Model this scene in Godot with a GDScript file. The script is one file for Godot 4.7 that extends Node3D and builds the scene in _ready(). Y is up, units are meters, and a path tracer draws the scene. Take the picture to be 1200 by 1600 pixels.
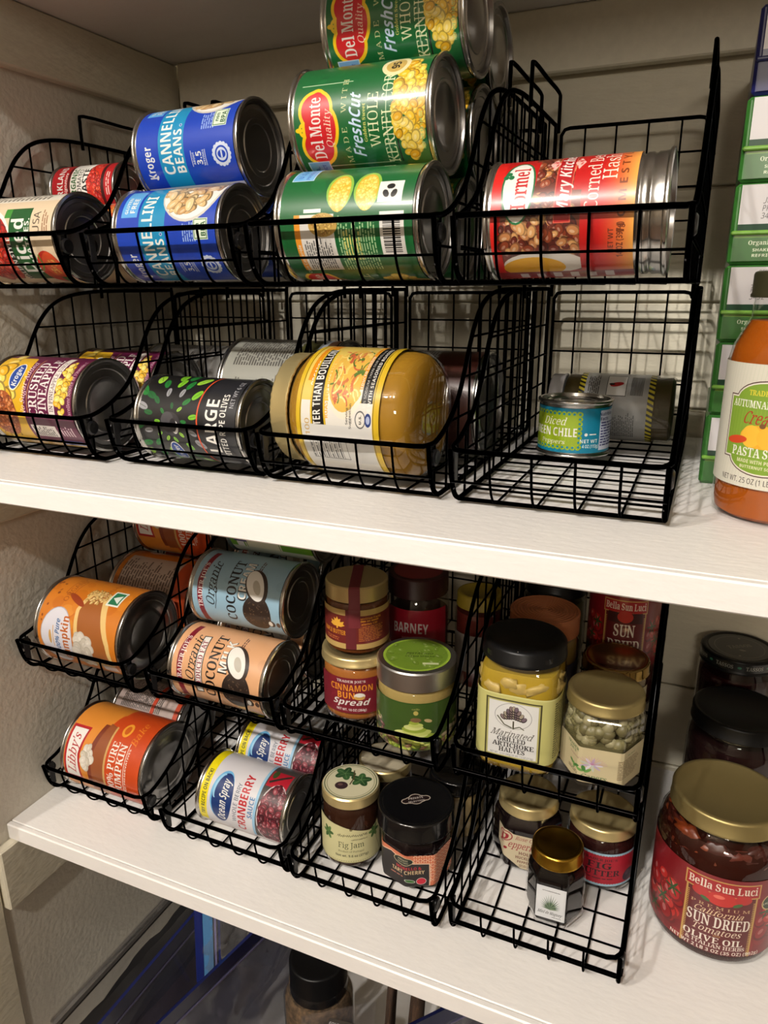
extends Node3D
# A pantry with three painted shelves, sixteen wire baskets, tins and jars.
# x runs right along the shelves, y up, z towards the viewer; the upper shelf's top front edge is y = 0, z = 0.

const SH := 0.3976      # the lower shelf's top lies this far below the upper shelf's top
const BW := 0.1415      # basket width
const BP := 0.1575      # basket spacing
const BD := 0.308       # basket depth
const RIM := 0.0435     # height of the front lip
const WALL_X := -0.046
const WALL_Z := -0.413
const TOP_Y := 0.404

var M := {}
var used := {}
var taken := {}

# ---------------------------------------------------------------- label artwork (flat print)
class Art:
	var im: Image
	var w: float
	var h: float
	const K := 2.0
	static var cache := {}
	static var fonts := {}
	func _init(ww: int, hh: int, bg: Color):
		w = ww; h = hh
		im = Image.create(int(ww * K), int(hh * K), false, Image.FORMAT_RGB8)
		im.fill(bg)
	func rect(x, y, ww, hh, c):
		im.fill_rect(Rect2i(int(x * K), int(y * K), int(max(1.0, ww * K)), int(max(1.0, hh * K))), c)
	func poly(pts, c):
		var n = pts.size()
		var y0 = INF; var y1 = -INF
		for p in pts:
			y0 = min(y0, p.y); y1 = max(y1, p.y)
		var iw = im.get_width()
		for yy in range(max(0, int(ceil(y0 * K - 0.5))), min(im.get_height(), int(ceil(y1 * K - 0.5)))):
			var fy = (yy + 0.5) / K
			var xs = []
			for i in n:
				var a = pts[i]; var b = pts[(i + 1) % n]
				if (a.y <= fy) != (b.y <= fy):
					xs.append(a.x + (fy - a.y) / (b.y - a.y) * (b.x - a.x))
			xs.sort()
			for i in range(0, xs.size() - 1, 2):
				var xa = max(0, int(ceil(xs[i] * K - 0.5))); var xb = min(iw, int(ceil(xs[i + 1] * K - 0.5)))
				if xb > xa: im.fill_rect(Rect2i(xa, yy, xb - xa, 1), c)
	func ell(cx, cy, rx, ry, c, rot := 0.0):
		var pts = []
		var n = 14 if max(rx, ry) < 14 else 30
		for i in n:
			pts.append(Vector2(cos(TAU * i / n) * rx, sin(TAU * i / n) * ry).rotated(rot) + Vector2(cx, cy))
		poly(pts, c)
	func line(x0, y0, x1, y1, t, c):
		var d = Vector2(x1 - x0, y1 - y0).normalized().orthogonal() * t * 0.5
		var a = Vector2(x0, y0); var b = Vector2(x1, y1)
		poly([a + d, b + d, b - d, a - d], c)
	func path(pts, t, c):
		for i in pts.size() - 1:
			line(pts[i].x, pts[i].y, pts[i + 1].x, pts[i + 1].y, t, c)
	# a frame of thickness t
	func frame(x, y, ww, hh, t, c):
		rect(x, y, ww, t, c); rect(x, y + hh - t, ww, t, c); rect(x, y, t, hh, c); rect(x + ww - t, y, t, hh, c)
	# rows of illegible small print
	func fine(x, y, ww, hh, rows, c, sd := 1):
		var r = RandomNumberGenerator.new(); r.seed = sd
		var lh = hh / rows
		for i in rows:
			var px = 0.0
			var end = ww * r.randf_range(0.72, 1.0)
			while px < end:
				var l = min(lh * r.randf_range(0.7, 3.2), end - px)
				rect(x + px, y + i * lh + lh * 0.2, l, lh * 0.5, c)
				px += l + lh * 0.4
	# small rounded pieces strewn inside an ellipse: beans, kernels, berries
	func strew(cx, cy, rx, ry, n, r0, r1, cols, sd, asp := 0.65, rim := 0.62, hole := 0.0):
		var r = RandomNumberGenerator.new(); r.seed = sd
		for i in n:
			var a = r.randf() * TAU; var d = sqrt(r.randf_range(hole, 1.0))
			var s = r.randf_range(r0, r1); var rot = r.randf() * PI
			var c: Color = cols[r.randi() % cols.size()]
			var x = cx + cos(a) * d * rx; var y = cy + sin(a) * d * ry
			ell(x, y, s, s * asp, Color(c.r * rim, c.g * rim, c.b * rim), rot)
			ell(x - s * 0.08, y - s * 0.1, s * 0.84, s * asp * 0.84, c, rot)
			ell(x - s * 0.2, y - s * asp * 0.25, s * 0.4, s * asp * 0.3, c.lerp(Color(1, 1, 0.96), 0.35), rot)
	func speck(x, y, ww, hh, n, r0, r1, cols, sd):
		var r = RandomNumberGenerator.new(); r.seed = sd
		for i in n:
			var s = r.randf_range(r0, r1)
			ell(x + r.randf() * ww, y + r.randf() * hh, s, s * r.randf_range(0.4, 1.0), cols[r.randi() % cols.size()], r.randf() * PI)
	static func tris(s: String, f: String):
		var key = f + "|" + s
		if cache.has(key): return cache[key]
		if not fonts.has(f):
			var sf := SystemFont.new()
			sf.font_names = PackedStringArray(["Droid Serif" if f.begins_with("s") else ("Droid Sans Mono" if f == "m" else "Droid Sans")])
			if f.ends_with("b"): sf.font_weight = 700
			fonts[f] = sf
		var tm := TextMesh.new()
		tm.font = fonts[f]; tm.text = s; tm.font_size = 48; tm.pixel_size = 1.0; tm.depth = 0.0; tm.curve_step = 3.0
		var arr = tm.get_mesh_arrays()
		var v: PackedVector3Array = arr[Mesh.ARRAY_VERTEX]
		var out := PackedVector2Array()
		var idx = arr[Mesh.ARRAY_INDEX]
		if idx != null and idx.size() > 0:
			for i in idx: out.append(Vector2(v[i].x, v[i].y))
		else:
			for p in v: out.append(Vector2(p.x, p.y))
		cache[key] = out
		return out
	# lettering; h is the height of a capital, (x, y) the middle of the word
	func text(s: String, x, y, hh, c, o := {}):
		var tr: PackedVector2Array = tris(s, o.get("f", "b"))
		if tr.size() == 0: return
		var x0 = INF; var x1 = -INF
		for p in tr:
			x0 = min(x0, p.x); x1 = max(x1, p.x)
		var sy = hh / 34.3
		var sx = sy * o.get("sx", 1.0)
		if o.has("w"): sx = o.w / (x1 - x0)
		var mid = (x0 + x1) * 0.5
		var tmp = tris("H", o.get("f", "b"))
		var b0 = INF
		for p in tmp: b0 = min(b0, p.y)
		var sl = o.get("sl", 0.0); var an = deg_to_rad(o.get("an", 0.0)); var arc = o.get("arc", 0.0); var half = max(1.0, (x1 - x0) * 0.5)
		var ca = cos(an); var sa = sin(an)
		var n = tr.size()
		var q := PackedVector2Array(); q.resize(n)
		for i in n:
			var px = (tr[i].x - mid); var py = tr[i].y - b0 - 17.15
			var t = px / half
			var ux = px * sx + py * sy * sl; var uy = -py * sy + arc * t * t
			q[i] = Vector2((x + ux * ca - uy * sa) * K, (y + ux * sa + uy * ca) * K)
		var iw = im.get_width(); var ih = im.get_height()
		for i in range(0, n - 2, 3):
			var a = q[i]; var b = q[i + 1]; var d = q[i + 2]
			if a.y > b.y: var z1 = a; a = b; b = z1
			if b.y > d.y: var z2 = b; b = d; d = z2
			if a.y > b.y: var z3 = a; a = b; b = z3
			if d.y - a.y < 0.001: continue
			for yy in range(max(0, int(ceil(a.y - 0.5))), min(ih, int(ceil(d.y - 0.5)))):
				var fy = yy + 0.5
				var xa = a.x + (d.x - a.x) * (fy - a.y) / (d.y - a.y)
				var xb
				if fy < b.y: xb = a.x + (b.x - a.x) * (fy - a.y) / max(0.0001, b.y - a.y)
				else: xb = b.x + (d.x - b.x) * (fy - b.y) / max(0.0001, d.y - b.y)
				var l = max(0, int(ceil(min(xa, xb) - 0.5))); var r = min(iw, int(ceil(max(xa, xb) - 0.5)))
				if r > l: im.fill_rect(Rect2i(l, yy, r - l, 1), c)
	func tex() -> ImageTexture:
		im.resize(int(w), int(h), Image.INTERPOLATE_BILINEAR)
		return ImageTexture.create_from_image(im)

static func rgb(r, g, b) -> Color:
	return Color(r / 255.0, g / 255.0, b / 255.0)

# ---------------------------------------------------------------- materials
func mat(c: Color, rough := 0.6, metal := 0.0, o := {}) -> StandardMaterial3D:
	var m := StandardMaterial3D.new()
	m.albedo_color = c; m.roughness = rough; m.metallic = metal
	if o.has("tex"): m.albedo_texture = o.tex
	if o.has("spec"): m.metallic_specular = o.spec
	if o.has("coat"):
		m.clearcoat_enabled = true; m.clearcoat = o.coat; m.clearcoat_roughness = 0.05
	if o.has("alpha"):
		m.transparency = BaseMaterial3D.TRANSPARENCY_ALPHA; m.albedo_color.a = o.alpha
	if o.has("cull"): m.cull_mode = BaseMaterial3D.CULL_DISABLED
	return m

func print_mat(a: Art, rough := 0.38, coat := 0.4) -> StandardMaterial3D:
	var m = mat(Color(0.89, 0.89, 0.89), rough, 0.0, {"tex": a.tex()})
	if coat > 0.0 and rough < 0.42:
		m.clearcoat_enabled = true; m.clearcoat = coat; m.clearcoat_roughness = 0.16
	return m

func noise_img(size: int, freq: float, oct: int, sd: int) -> Image:
	var n := FastNoiseLite.new()
	n.seed = sd; n.noise_type = FastNoiseLite.TYPE_SIMPLEX_SMOOTH; n.frequency = freq; n.fractal_octaves = oct
	return n.get_seamless_image(size, size)

# painted or plastered surface: a little mottling in the paint and a fine relief
func painted(c: Color, rough: float, freq: float, oct: int, sd: int, scale: Vector3, depth: float, mottle := 0.04) -> StandardMaterial3D:
	var img = noise_img(512, freq, oct, sd)
	img.convert(Image.FORMAT_RGB8)
	var nm: Image = img.duplicate()
	nm.convert(Image.FORMAT_RGBA8)
	nm.bump_map_to_normal_map(depth)
	var lo = Color(1 - mottle, 1 - mottle, 1 - mottle)
	var col := Image.create(128, 128, false, Image.FORMAT_RGB8)
	var n2 := FastNoiseLite.new(); n2.seed = sd + 9; n2.frequency = 0.03; n2.fractal_octaves = 4
	for y in 128:
		for x in 128:
			var t = clamp(0.5 + 0.8 * n2.get_noise_2d(x, y), 0.0, 1.0)
			col.set_pixel(x, y, lo.lerp(Color.WHITE, t))
	var m := mat(c, rough)
	m.albedo_texture = ImageTexture.create_from_image(col)
	m.normal_enabled = true; m.normal_texture = ImageTexture.create_from_image(nm); m.normal_scale = 1.0
	m.uv1_triplanar = true; m.uv1_world_triplanar = true; m.uv1_scale = scale
	return m

# ---------------------------------------------------------------- nodes
func numbered(n: String) -> String:
	if not used.has(n):
		used[n] = 0
		return n
	used[n] += 1
	return "%s_%03d" % [n, used[n]]

func tag(o, label: String, category := "", group := "", kind := ""):
	if label != "": o.set_meta("label", label)
	if category != "": o.set_meta("category", category)
	if group != "": o.set_meta("group", group)
	if kind != "": o.set_meta("kind", kind)
	return o

func thing(called: String, label: String, category: String, at := Vector3.ZERO, group := "") -> Node3D:
	var o := Node3D.new()
	o.name = numbered(called); add_child(o); o.position = at
	tag(o, label, category, group)
	return o

func part(parent: Node, called: String, mesh: Mesh, m: Material, at := Vector3.ZERO) -> MeshInstance3D:
	var o := MeshInstance3D.new()
	o.name = called; o.mesh = mesh; o.material_override = m; o.position = at
	parent.add_child(o, true)
	return o

func structure(called: String, mesh: Mesh, m: Material, at := Vector3.ZERO) -> MeshInstance3D:
	var o := part(self, called, mesh, m, at)
	o.set_meta("kind", "structure")
	return o

# ---------------------------------------------------------------- mesh builders
func xmul(cross: Array, a: float) -> float:
	if cross.size() == 0: return 1.0
	if cross[0] == "ngon":
		var n: float = cross[1]
		var m = cos(PI / n) / cos(fposmod(a + PI / n, TAU / n) - PI / n)
		return min(m, cross[2])
	if cross[0] == "sq":
		var p: float = cross[1]
		return pow(pow(abs(sin(a)), p) + pow(abs(cos(a)), p), -1.0 / p)
	if cross[0] == "rib":
		return 1.0 + cross[2] * (1.0 if fposmod(a * cross[1] / TAU, 1.0) < 0.5 else -1.0)
	return 1.0

# a profile of (radius, height) swept round the y axis from angle a0 to a1; angle 0 faces +z
func loft(prof: Array, cross := [], seg := 40, a0 := -PI, a1 := PI) -> ArrayMesh:
	var V := PackedVector3Array(); var N := PackedVector3Array(); var U := PackedVector2Array(); var I := PackedInt32Array()
	var np = prof.size()
	var tan := []
	var ln := [0.0]
	for i in np - 1:
		var d: Vector2 = prof[i + 1] - prof[i]
		tan.append(d.normalized()); ln.append(ln[i] + d.length())
	var mul := []; var dmul := []
	for j in seg + 1:
		var a = a0 + (a1 - a0) * j / seg
		mul.append(xmul(cross, a))
		dmul.append((xmul(cross, a + 0.002) - xmul(cross, a - 0.002)) / 0.004 if cross.size() > 0 and cross[0] != "rib" else 0.0)
	for i in np - 1:
		var base = V.size()
		for e in 2:
			var k = i + e
			var t: Vector2 = tan[i]
			var o = i - 1 if e == 0 else i + 1
			if o >= 0 and o < np - 1 and tan[o].dot(t) > 0.72: t = (t + tan[o]).normalized()
			var p: Vector2 = prof[k]
			for j in seg + 1:
				var a = a0 + (a1 - a0) * j / seg
				var m: float = mul[j]
				var dir = Vector3(sin(a), 0, cos(a))
				V.append(Vector3(p.x * m * dir.x, p.y, p.x * m * dir.z))
				var da = dir * dmul[j] + Vector3(cos(a), 0, -sin(a)) * m
				var dt = dir * m * t.x + Vector3(0, t.y, 0)
				N.append(da.cross(dt).normalized())
				U.append(Vector2(float(j) / seg, 1.0 - ln[k] / ln[np - 1]))
		for j in seg:
			var q = base + j; var r = base + seg + 1 + j
			if prof[i].x > 0.00001: I.append_array(PackedInt32Array([q, r, q + 1]))
			if prof[i + 1].x > 0.00001: I.append_array(PackedInt32Array([q + 1, r, r + 1]))
	return arrays(V, N, U, I)

func arrays(V, N, U, I) -> ArrayMesh:
	var arr := []; arr.resize(Mesh.ARRAY_MAX)
	arr[Mesh.ARRAY_VERTEX] = V; arr[Mesh.ARRAY_NORMAL] = N; arr[Mesh.ARRAY_INDEX] = I
	if U.size() > 0: arr[Mesh.ARRAY_TEX_UV] = U
	var m := ArrayMesh.new()
	m.add_surface_from_arrays(Mesh.PRIMITIVE_TRIANGLES, arr)
	return m

# a round wire along a path
func tube(pts: Array, r: float, sides := 6) -> ArrayMesh:
	var V := PackedVector3Array(); var N := PackedVector3Array(); var I := PackedInt32Array()
	var n = pts.size()
	var up := Vector3.UP
	var t0: Vector3 = (pts[1] - pts[0]).normalized()
	if abs(t0.dot(up)) > 0.9: up = Vector3.RIGHT
	var side = t0.cross(up).normalized()
	for i in n:
		var t: Vector3
		if i == 0: t = t0
		elif i == n - 1: t = (pts[i] - pts[i - 1]).normalized()
		else: t = ((pts[i] - pts[i - 1]).normalized() + (pts[i + 1] - pts[i]).normalized()).normalized()
		side = (side - t * side.dot(t)).normalized()
		var b = t.cross(side)
		for j in sides:
			var a = TAU * j / sides
			var d = side * cos(a) + b * sin(a)
			V.append(pts[i] + d * r); N.append(d)
	for i in n - 1:
		for j in sides:
			var a = i * sides + j; var b = i * sides + (j + 1) % sides; var c = a + sides; var d = b + sides
			I.append_array(PackedInt32Array([a, b, c, b, d, c]))
	for e in 2:
		var k = V.size(); var off = 0 if e == 0 else (n - 1) * sides
		var nn: Vector3 = -t0 if e == 0 else (pts[n - 1] - pts[n - 2]).normalized()
		for j in sides:
			V.append(V[off + j]); N.append(nn)
		for j in range(1, sides - 1):
			I.append_array(PackedInt32Array([k, k + j, k + j + 1] if e == 1 else [k, k + j + 1, k + j]))
	return arrays(V, N, PackedVector2Array(), I)

# a smooth path through control points
func curve(pts: Array, sub := 5) -> Array:
	var out := []
	var n = pts.size()
	for i in n - 1:
		var p0 = pts[max(0, i - 1)]; var p1 = pts[i]; var p2 = pts[i + 1]; var p3 = pts[min(n - 1, i + 2)]
		for k in sub:
			out.append(p1.cubic_interpolate(p2, p0, p3, float(k) / sub))
	out.append(pts[n - 1])
	return out

# a box with chamfered edges, centred on the origin
func block(sz: Vector3, b := 0.001) -> ArrayMesh:
	var st := SurfaceTool.new(); st.begin(Mesh.PRIMITIVE_TRIANGLES); st.set_smooth_group(-1)
	var h := sz * 0.5
	var pt = func(s: Vector3, ax: int) -> Vector3:
		var v := Vector3(s.x * (h.x - b), s.y * (h.y - b), s.z * (h.z - b))
		v[ax] = s[ax] * h[ax]
		return v
	var emit = func(ps: Array):
		var c := Vector3.ZERO
		for p in ps: c += p
		var nn = (ps[1] - ps[0]).cross(ps[2] - ps[0])
		if nn.dot(c) > 0: ps.reverse()
		for i in range(1, ps.size() - 1):
			st.add_vertex(ps[0]); st.add_vertex(ps[i]); st.add_vertex(ps[i + 1])
	for ax in 3:
		var u = (ax + 1) % 3; var w = (ax + 2) % 3
		for sg in [-1.0, 1.0]:
			var ps = []
			for c in [[-1.0, -1.0], [1.0, -1.0], [1.0, 1.0], [-1.0, 1.0]]:
				var s := Vector3.ZERO
				s[ax] = sg; s[u] = c[0]; s[w] = c[1]
				ps.append(pt.call(s, ax))
			emit.call(ps)
			for s2 in [-1.0, 1.0]:
				var s := Vector3.ZERO; s[u] = sg; s[w] = s2; s[ax] = -1.0
				var e := s; e[ax] = 1.0
				emit.call([pt.call(s, u), pt.call(e, u), pt.call(e, w), pt.call(s, w)])
	for sx in [-1.0, 1.0]:
		for sy in [-1.0, 1.0]:
			for sz2 in [-1.0, 1.0]:
				var s := Vector3(sx, sy, sz2)
				emit.call([pt.call(s, 0), pt.call(s, 1), pt.call(s, 2)])
	st.generate_normals()
	return st.commit()

# a flat printed rectangle facing +z
func sheet(w: float, h: float) -> ArrayMesh:
	var V := PackedVector3Array([Vector3(-w / 2, -h / 2, 0), Vector3(-w / 2, h / 2, 0), Vector3(w / 2, h / 2, 0), Vector3(w / 2, -h / 2, 0)])
	var N := PackedVector3Array([Vector3.BACK, Vector3.BACK, Vector3.BACK, Vector3.BACK])
	var U := PackedVector2Array([Vector2(0, 1), Vector2(0, 0), Vector2(1, 0), Vector2(1, 1)])
	return arrays(V, N, U, PackedInt32Array([0, 1, 2, 0, 2, 3]))

# a printed disc facing +y, its picture upright towards +z
func disc(r: float, seg := 36) -> ArrayMesh:
	var V := PackedVector3Array([Vector3.ZERO]); var N := PackedVector3Array([Vector3.UP]); var U := PackedVector2Array([Vector2(0.5, 0.5)]); var I := PackedInt32Array()
	for i in seg:
		var a = TAU * i / seg
		V.append(Vector3(cos(a) * r, 0, sin(a) * r)); N.append(Vector3.UP); U.append(Vector2(0.5 + cos(a) * 0.5, 0.5 + sin(a) * 0.5))
		I.append_array(PackedInt32Array([0, 1 + i, 1 + (i + 1) % seg]))
	return arrays(V, N, U, I)

# a lumpy pebble-like piece
func lump(r: Vector3, sd: int, rough := 0.18, nu := 10, nv := 7) -> ArrayMesh:
	var n := FastNoiseLite.new(); n.seed = sd; n.frequency = 0.9
	var st := SurfaceTool.new(); st.begin(Mesh.PRIMITIVE_TRIANGLES); st.set_smooth_group(0)
	var P = func(i, j):
		var th = PI * i / nv; var ph = TAU * (j % nu) / nu
		var d = Vector3(sin(th) * cos(ph), cos(th), sin(th) * sin(ph))
		return d * r * (1.0 + rough * n.get_noise_3dv(d * 1.6))
	for i in nv:
		for j in nu:
			var a = P.call(i, j); var b = P.call(i, j + 1); var c = P.call(i + 1, j); var d = P.call(i + 1, j + 1)
			if i > 0:
				st.add_vertex(a); st.add_vertex(b); st.add_vertex(d)
			if i < nv - 1:
				st.add_vertex(a); st.add_vertex(d); st.add_vertex(c)
	st.generate_normals()
	return st.commit()

func v2s(a: Array) -> Array:
	var o := []
	for i in range(0, a.size(), 2): o.append(Vector2(a[i], a[i + 1]))
	return o

func rad_at(prof: Array, y: float) -> float:
	var best = 0.0
	for i in prof.size() - 1:
		var a: Vector2 = prof[i]; var b: Vector2 = prof[i + 1]
		if (a.y <= y and b.y >= y) and b.y - a.y > 0.00001:
			best = max(best, lerp(a.x, b.x, (y - a.y) / (b.y - a.y)))
	return best

# ---------------------------------------------------------------- builders
# a wire can basket; its origin is the left end of the front lip, at floor level
func make_basket() -> Node3D:
	var o := Node3D.new()
	var TK := 0.0019; var TN := 0.00098
	var K: Material = M.wire
	# (z, y) of the side's upper edge, lip to back
	var s_raw := [Vector2(0, RIM), Vector2(-0.020, 0.0462), Vector2(-0.042, 0.0545), Vector2(-0.062, 0.068), Vector2(-0.0765, 0.086), Vector2(-0.088, 0.104), Vector2(-0.101, 0.121), Vector2(-0.118, 0.1345), Vector2(-0.140, 0.1425), Vector2(-0.170, 0.1465), Vector2(-0.21, 0.1475), Vector2(-BD, 0.1475)]
	var s_up := curve(s_raw, 5)
	# (z, y) of the lip, floor to rim
	var l_up := curve([Vector2(-0.034, 0.0035), Vector2(-0.0215, 0.0042), Vector2(-0.0115, 0.010), Vector2(-0.0045, 0.0225), Vector2(0, RIM)], 4)
	# rim: down one side, round the lip, up the other
	var rp := []
	for i in range(s_up.size() - 1, 2, -1): rp.append(Vector3(0, s_up[i].y, s_up[i].x))
	rp.append_array([Vector3(0.0012, RIM + 0.0008, -0.0062), Vector3(0.0045, RIM, -0.0022), Vector3(0.011, RIM, 0), Vector3(BW * 0.5, RIM, 0), Vector3(BW - 0.011, RIM, 0), Vector3(BW - 0.0045, RIM, -0.0022), Vector3(BW - 0.0012, RIM + 0.0008, -0.0062)])
	for i in range(3, s_up.size()): rp.append(Vector3(BW, s_up[i].y, s_up[i].x))
	part(o, "rim", tube(rp, TK, 8), K)
	var top_at = func(z):
		for i in s_up.size() - 1:
			if s_up[i].x >= z and s_up[i + 1].x <= z: return lerp(s_up[i].y, s_up[i + 1].y, (s_up[i].x - z) / max(0.00001, s_up[i].x - s_up[i + 1].x))
		return 0.1475
	var front_at = func(y):
		var src = l_up if y < RIM else s_up
		for i in src.size() - 1:
			if min(src[i].y, src[i + 1].y) <= y and max(src[i].y, src[i + 1].y) >= y: return lerp(src[i].x, src[i + 1].x, (y - src[i].y) / (src[i + 1].y - src[i].y + 0.000001))
		return 0.0
	var low_at = func(z):
		for i in l_up.size() - 1:
			if l_up[i].x <= z and l_up[i + 1].x >= z: return lerp(l_up[i].y, l_up[i + 1].y, (z - l_up[i].x) / (l_up[i + 1].x - l_up[i].x + 0.000001))
		return 0.0035
	for sx in [0.0, BW]:
		var fp := [Vector3(sx, 0.1475, -BD), Vector3(sx, 0.008, -BD), Vector3(sx, 0.0035, -BD + 0.005)]
		for p in l_up: fp.append(Vector3(lerp(sx, BW * 0.5, 0.01), p.y, p.x - 0.001))
		var side := part(o, "side_panel", tube(fp, TK, 8), K)
		var z := -0.012
		while z > -BD + 0.012:
			part(side, "wire", tube([Vector3(sx, low_at.call(z), z), Vector3(sx, top_at.call(z), z)], TN), K)
			z -= 0.0265
		for y in [0.026, 0.055, 0.084, 0.113]:
			part(side, "wire", tube([Vector3(sx + 0.0012, y, front_at.call(y)), Vector3(sx + 0.0012, y, -BD)], TN), K)
		var dx = 0.0035 if sx == 0.0 else -0.0035
		var hx = sx + dx
		part(o, "handle", tube(curve([Vector3(hx, 0.140, -0.185), Vector3(hx, 0.166, -0.185), Vector3(hx, 0.173, -0.191), Vector3(hx, 0.173, -0.245), Vector3(hx, 0.173, -0.297), Vector3(hx, 0.166, -0.303), Vector3(hx, 0.140, -0.303)], 3), TK * 0.9, 8), K)
		var pl := part(o, "corner_plate", block(Vector3(0.0014, 0.028, 0.007), 0.0005), M.wire, Vector3(sx + dx * 0.45, 0.0280, -0.0105))
		var kn := part(pl, "knob", loft(v2s([0, -0.0022, 0.0058, -0.0022, 0.0064, -0.001, 0.0064, 0.0004, 0.005, 0.0016, 0.003, 0.0014, 0, 0.001]), [], 14), M.plastic, Vector3(-dx * 0.75, 0.006, -0.001))
		kn.rotation.z = PI / 2 if sx == 0.0 else -PI / 2
	var bp := [Vector3(0.006, 0.0035, -BD + 0.002), Vector3(0.006, 0.138, -BD + 0.002), Vector3(0.009, 0.143, -BD + 0.002), Vector3(0.014, 0.144, -BD + 0.002), Vector3(BW - 0.014, 0.144, -BD + 0.002), Vector3(BW - 0.009, 0.143, -BD + 0.002), Vector3(BW - 0.006, 0.138, -BD + 0.002), Vector3(BW - 0.006, 0.0035, -BD + 0.002)]
	var back := part(o, "back_panel", tube(bp, TK * 0.9, 8), K)
	for i in range(1, 5):
		part(back, "wire", tube([Vector3(BW * i / 5, 0.0035, -BD + 0.003), Vector3(BW * i / 5, 0.144, -BD + 0.003)], TN), K)
		part(back, "wire", tube([Vector3(0.006, 0.029 * i, -BD + 0.0045), Vector3(BW - 0.006, 0.029 * i, -BD + 0.0045)], TN), K)
	var fl := part(o, "floor_grid", tube([Vector3(0, 0.0034, -0.0232), Vector3(BW, 0.0034, -0.0232)], TK * 0.85, 8), K)
	for i in range(1, 5):
		var x = BW * i / 5
		var wp := [Vector3(x, 0.0026, -BD)]
		for p in l_up: wp.append(Vector3(x, p.y - 0.0009 * (1.0 - p.y / RIM), p.x))
		part(fl, "wire", tube(wp, TN), K)
	part(fl, "wire", tube([Vector3(0, 0.0205, -0.0052), Vector3(BW, 0.0205, -0.0052)], TN), K)
	var zz := -0.05
	while zz > -BD - 0.005:
		part(fl, "wire", tube([Vector3(0, 0.0048, max(zz, -BD + 0.002)), Vector3(BW, 0.0048, max(zz, -BD + 0.002))], TN), K)
		zz -= 0.031
	return o

func end_prof(R: float, h: float, top: bool) -> Array:
	# the recessed, ringed end of a tin
	var y := 1.0 if top else -1.0
	var y0 := h if top else 0.0
	var p := v2s([R - 0.0008, 0.0, R - 0.0022, -0.0005, R - 0.0026, -0.0038, R * 0.90, -0.0040, R * 0.88, -0.0030, R * 0.80, -0.0029, R * 0.78, -0.0038, R * 0.62, -0.0038, R * 0.60, -0.0030, R * 0.50, -0.0030, R * 0.48, -0.0037, 0, -0.0037])
	var o := []
	for q in p: o.append(Vector2(q.x, y0 + q.y * y))
	if not top: o.reverse()
	return o

# a tin; lying ones have their top to the left, and "roll" turns the label upwards
func can(called: String, label: String, R: float, h: float, lm: Material, centre: Vector3, o := {}) -> Node3D:
	var t := thing(called, label, o.get("cat", "can"), centre, o.get("group", ""))
	var b := Basis(Vector3.UP, deg_to_rad(o.get("yaw", 0.0)))
	if not o.get("up", false): b = b * Basis(Vector3.BACK, PI / 2 + deg_to_rad(o.get("tilt", 0.0)))
	b = b * Basis(Vector3.UP, deg_to_rad(o.get("roll", 0.0)))
	t.basis = b
	t.position = centre - b * Vector3(0, h * 0.5, 0)
	var p0 := v2s([R - 0.0008, 0, R + 0.0009, 0.0006, R + 0.0012, 0.0016, R + 0.0008, 0.0026, R - 0.0006, 0.0034, R - 0.0009, 0.0055])
	var p1 := v2s([R - 0.0009, h - 0.0055, R - 0.0006, h - 0.0034, R + 0.0008, h - 0.0026, R + 0.0012, h - 0.0016, R + 0.0009, h - 0.0006, R - 0.0008, h])
	var pr := p0.duplicate()
	if o.has("ribs"):
		var y := 0.009
		while y < h * o.ribs:
			pr.append_array(v2s([R - 0.0009, y, R - 0.0019, y + 0.0012, R - 0.0019, y + 0.002, R - 0.0009, y + 0.0032]))
			y += 0.0062
	pr.append_array(p1)
	part(t, "body", loft(pr, [], 44), M.tin)
	part(t, "lid", loft(end_prof(R, h, true), [], 40), o.get("lid", M.tin))
	part(t, "base", loft(end_prof(R, h, false), [], 40), o.get("base", M.tin_dull))
	var y0 = h * o.get("l0", 0.045); var y1 = h * o.get("l1", 0.955)
	part(t, "label", loft([Vector2(R - 0.0003, y0), Vector2(R - 0.0003, y1)], [], 56), lm)
	return t

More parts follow.
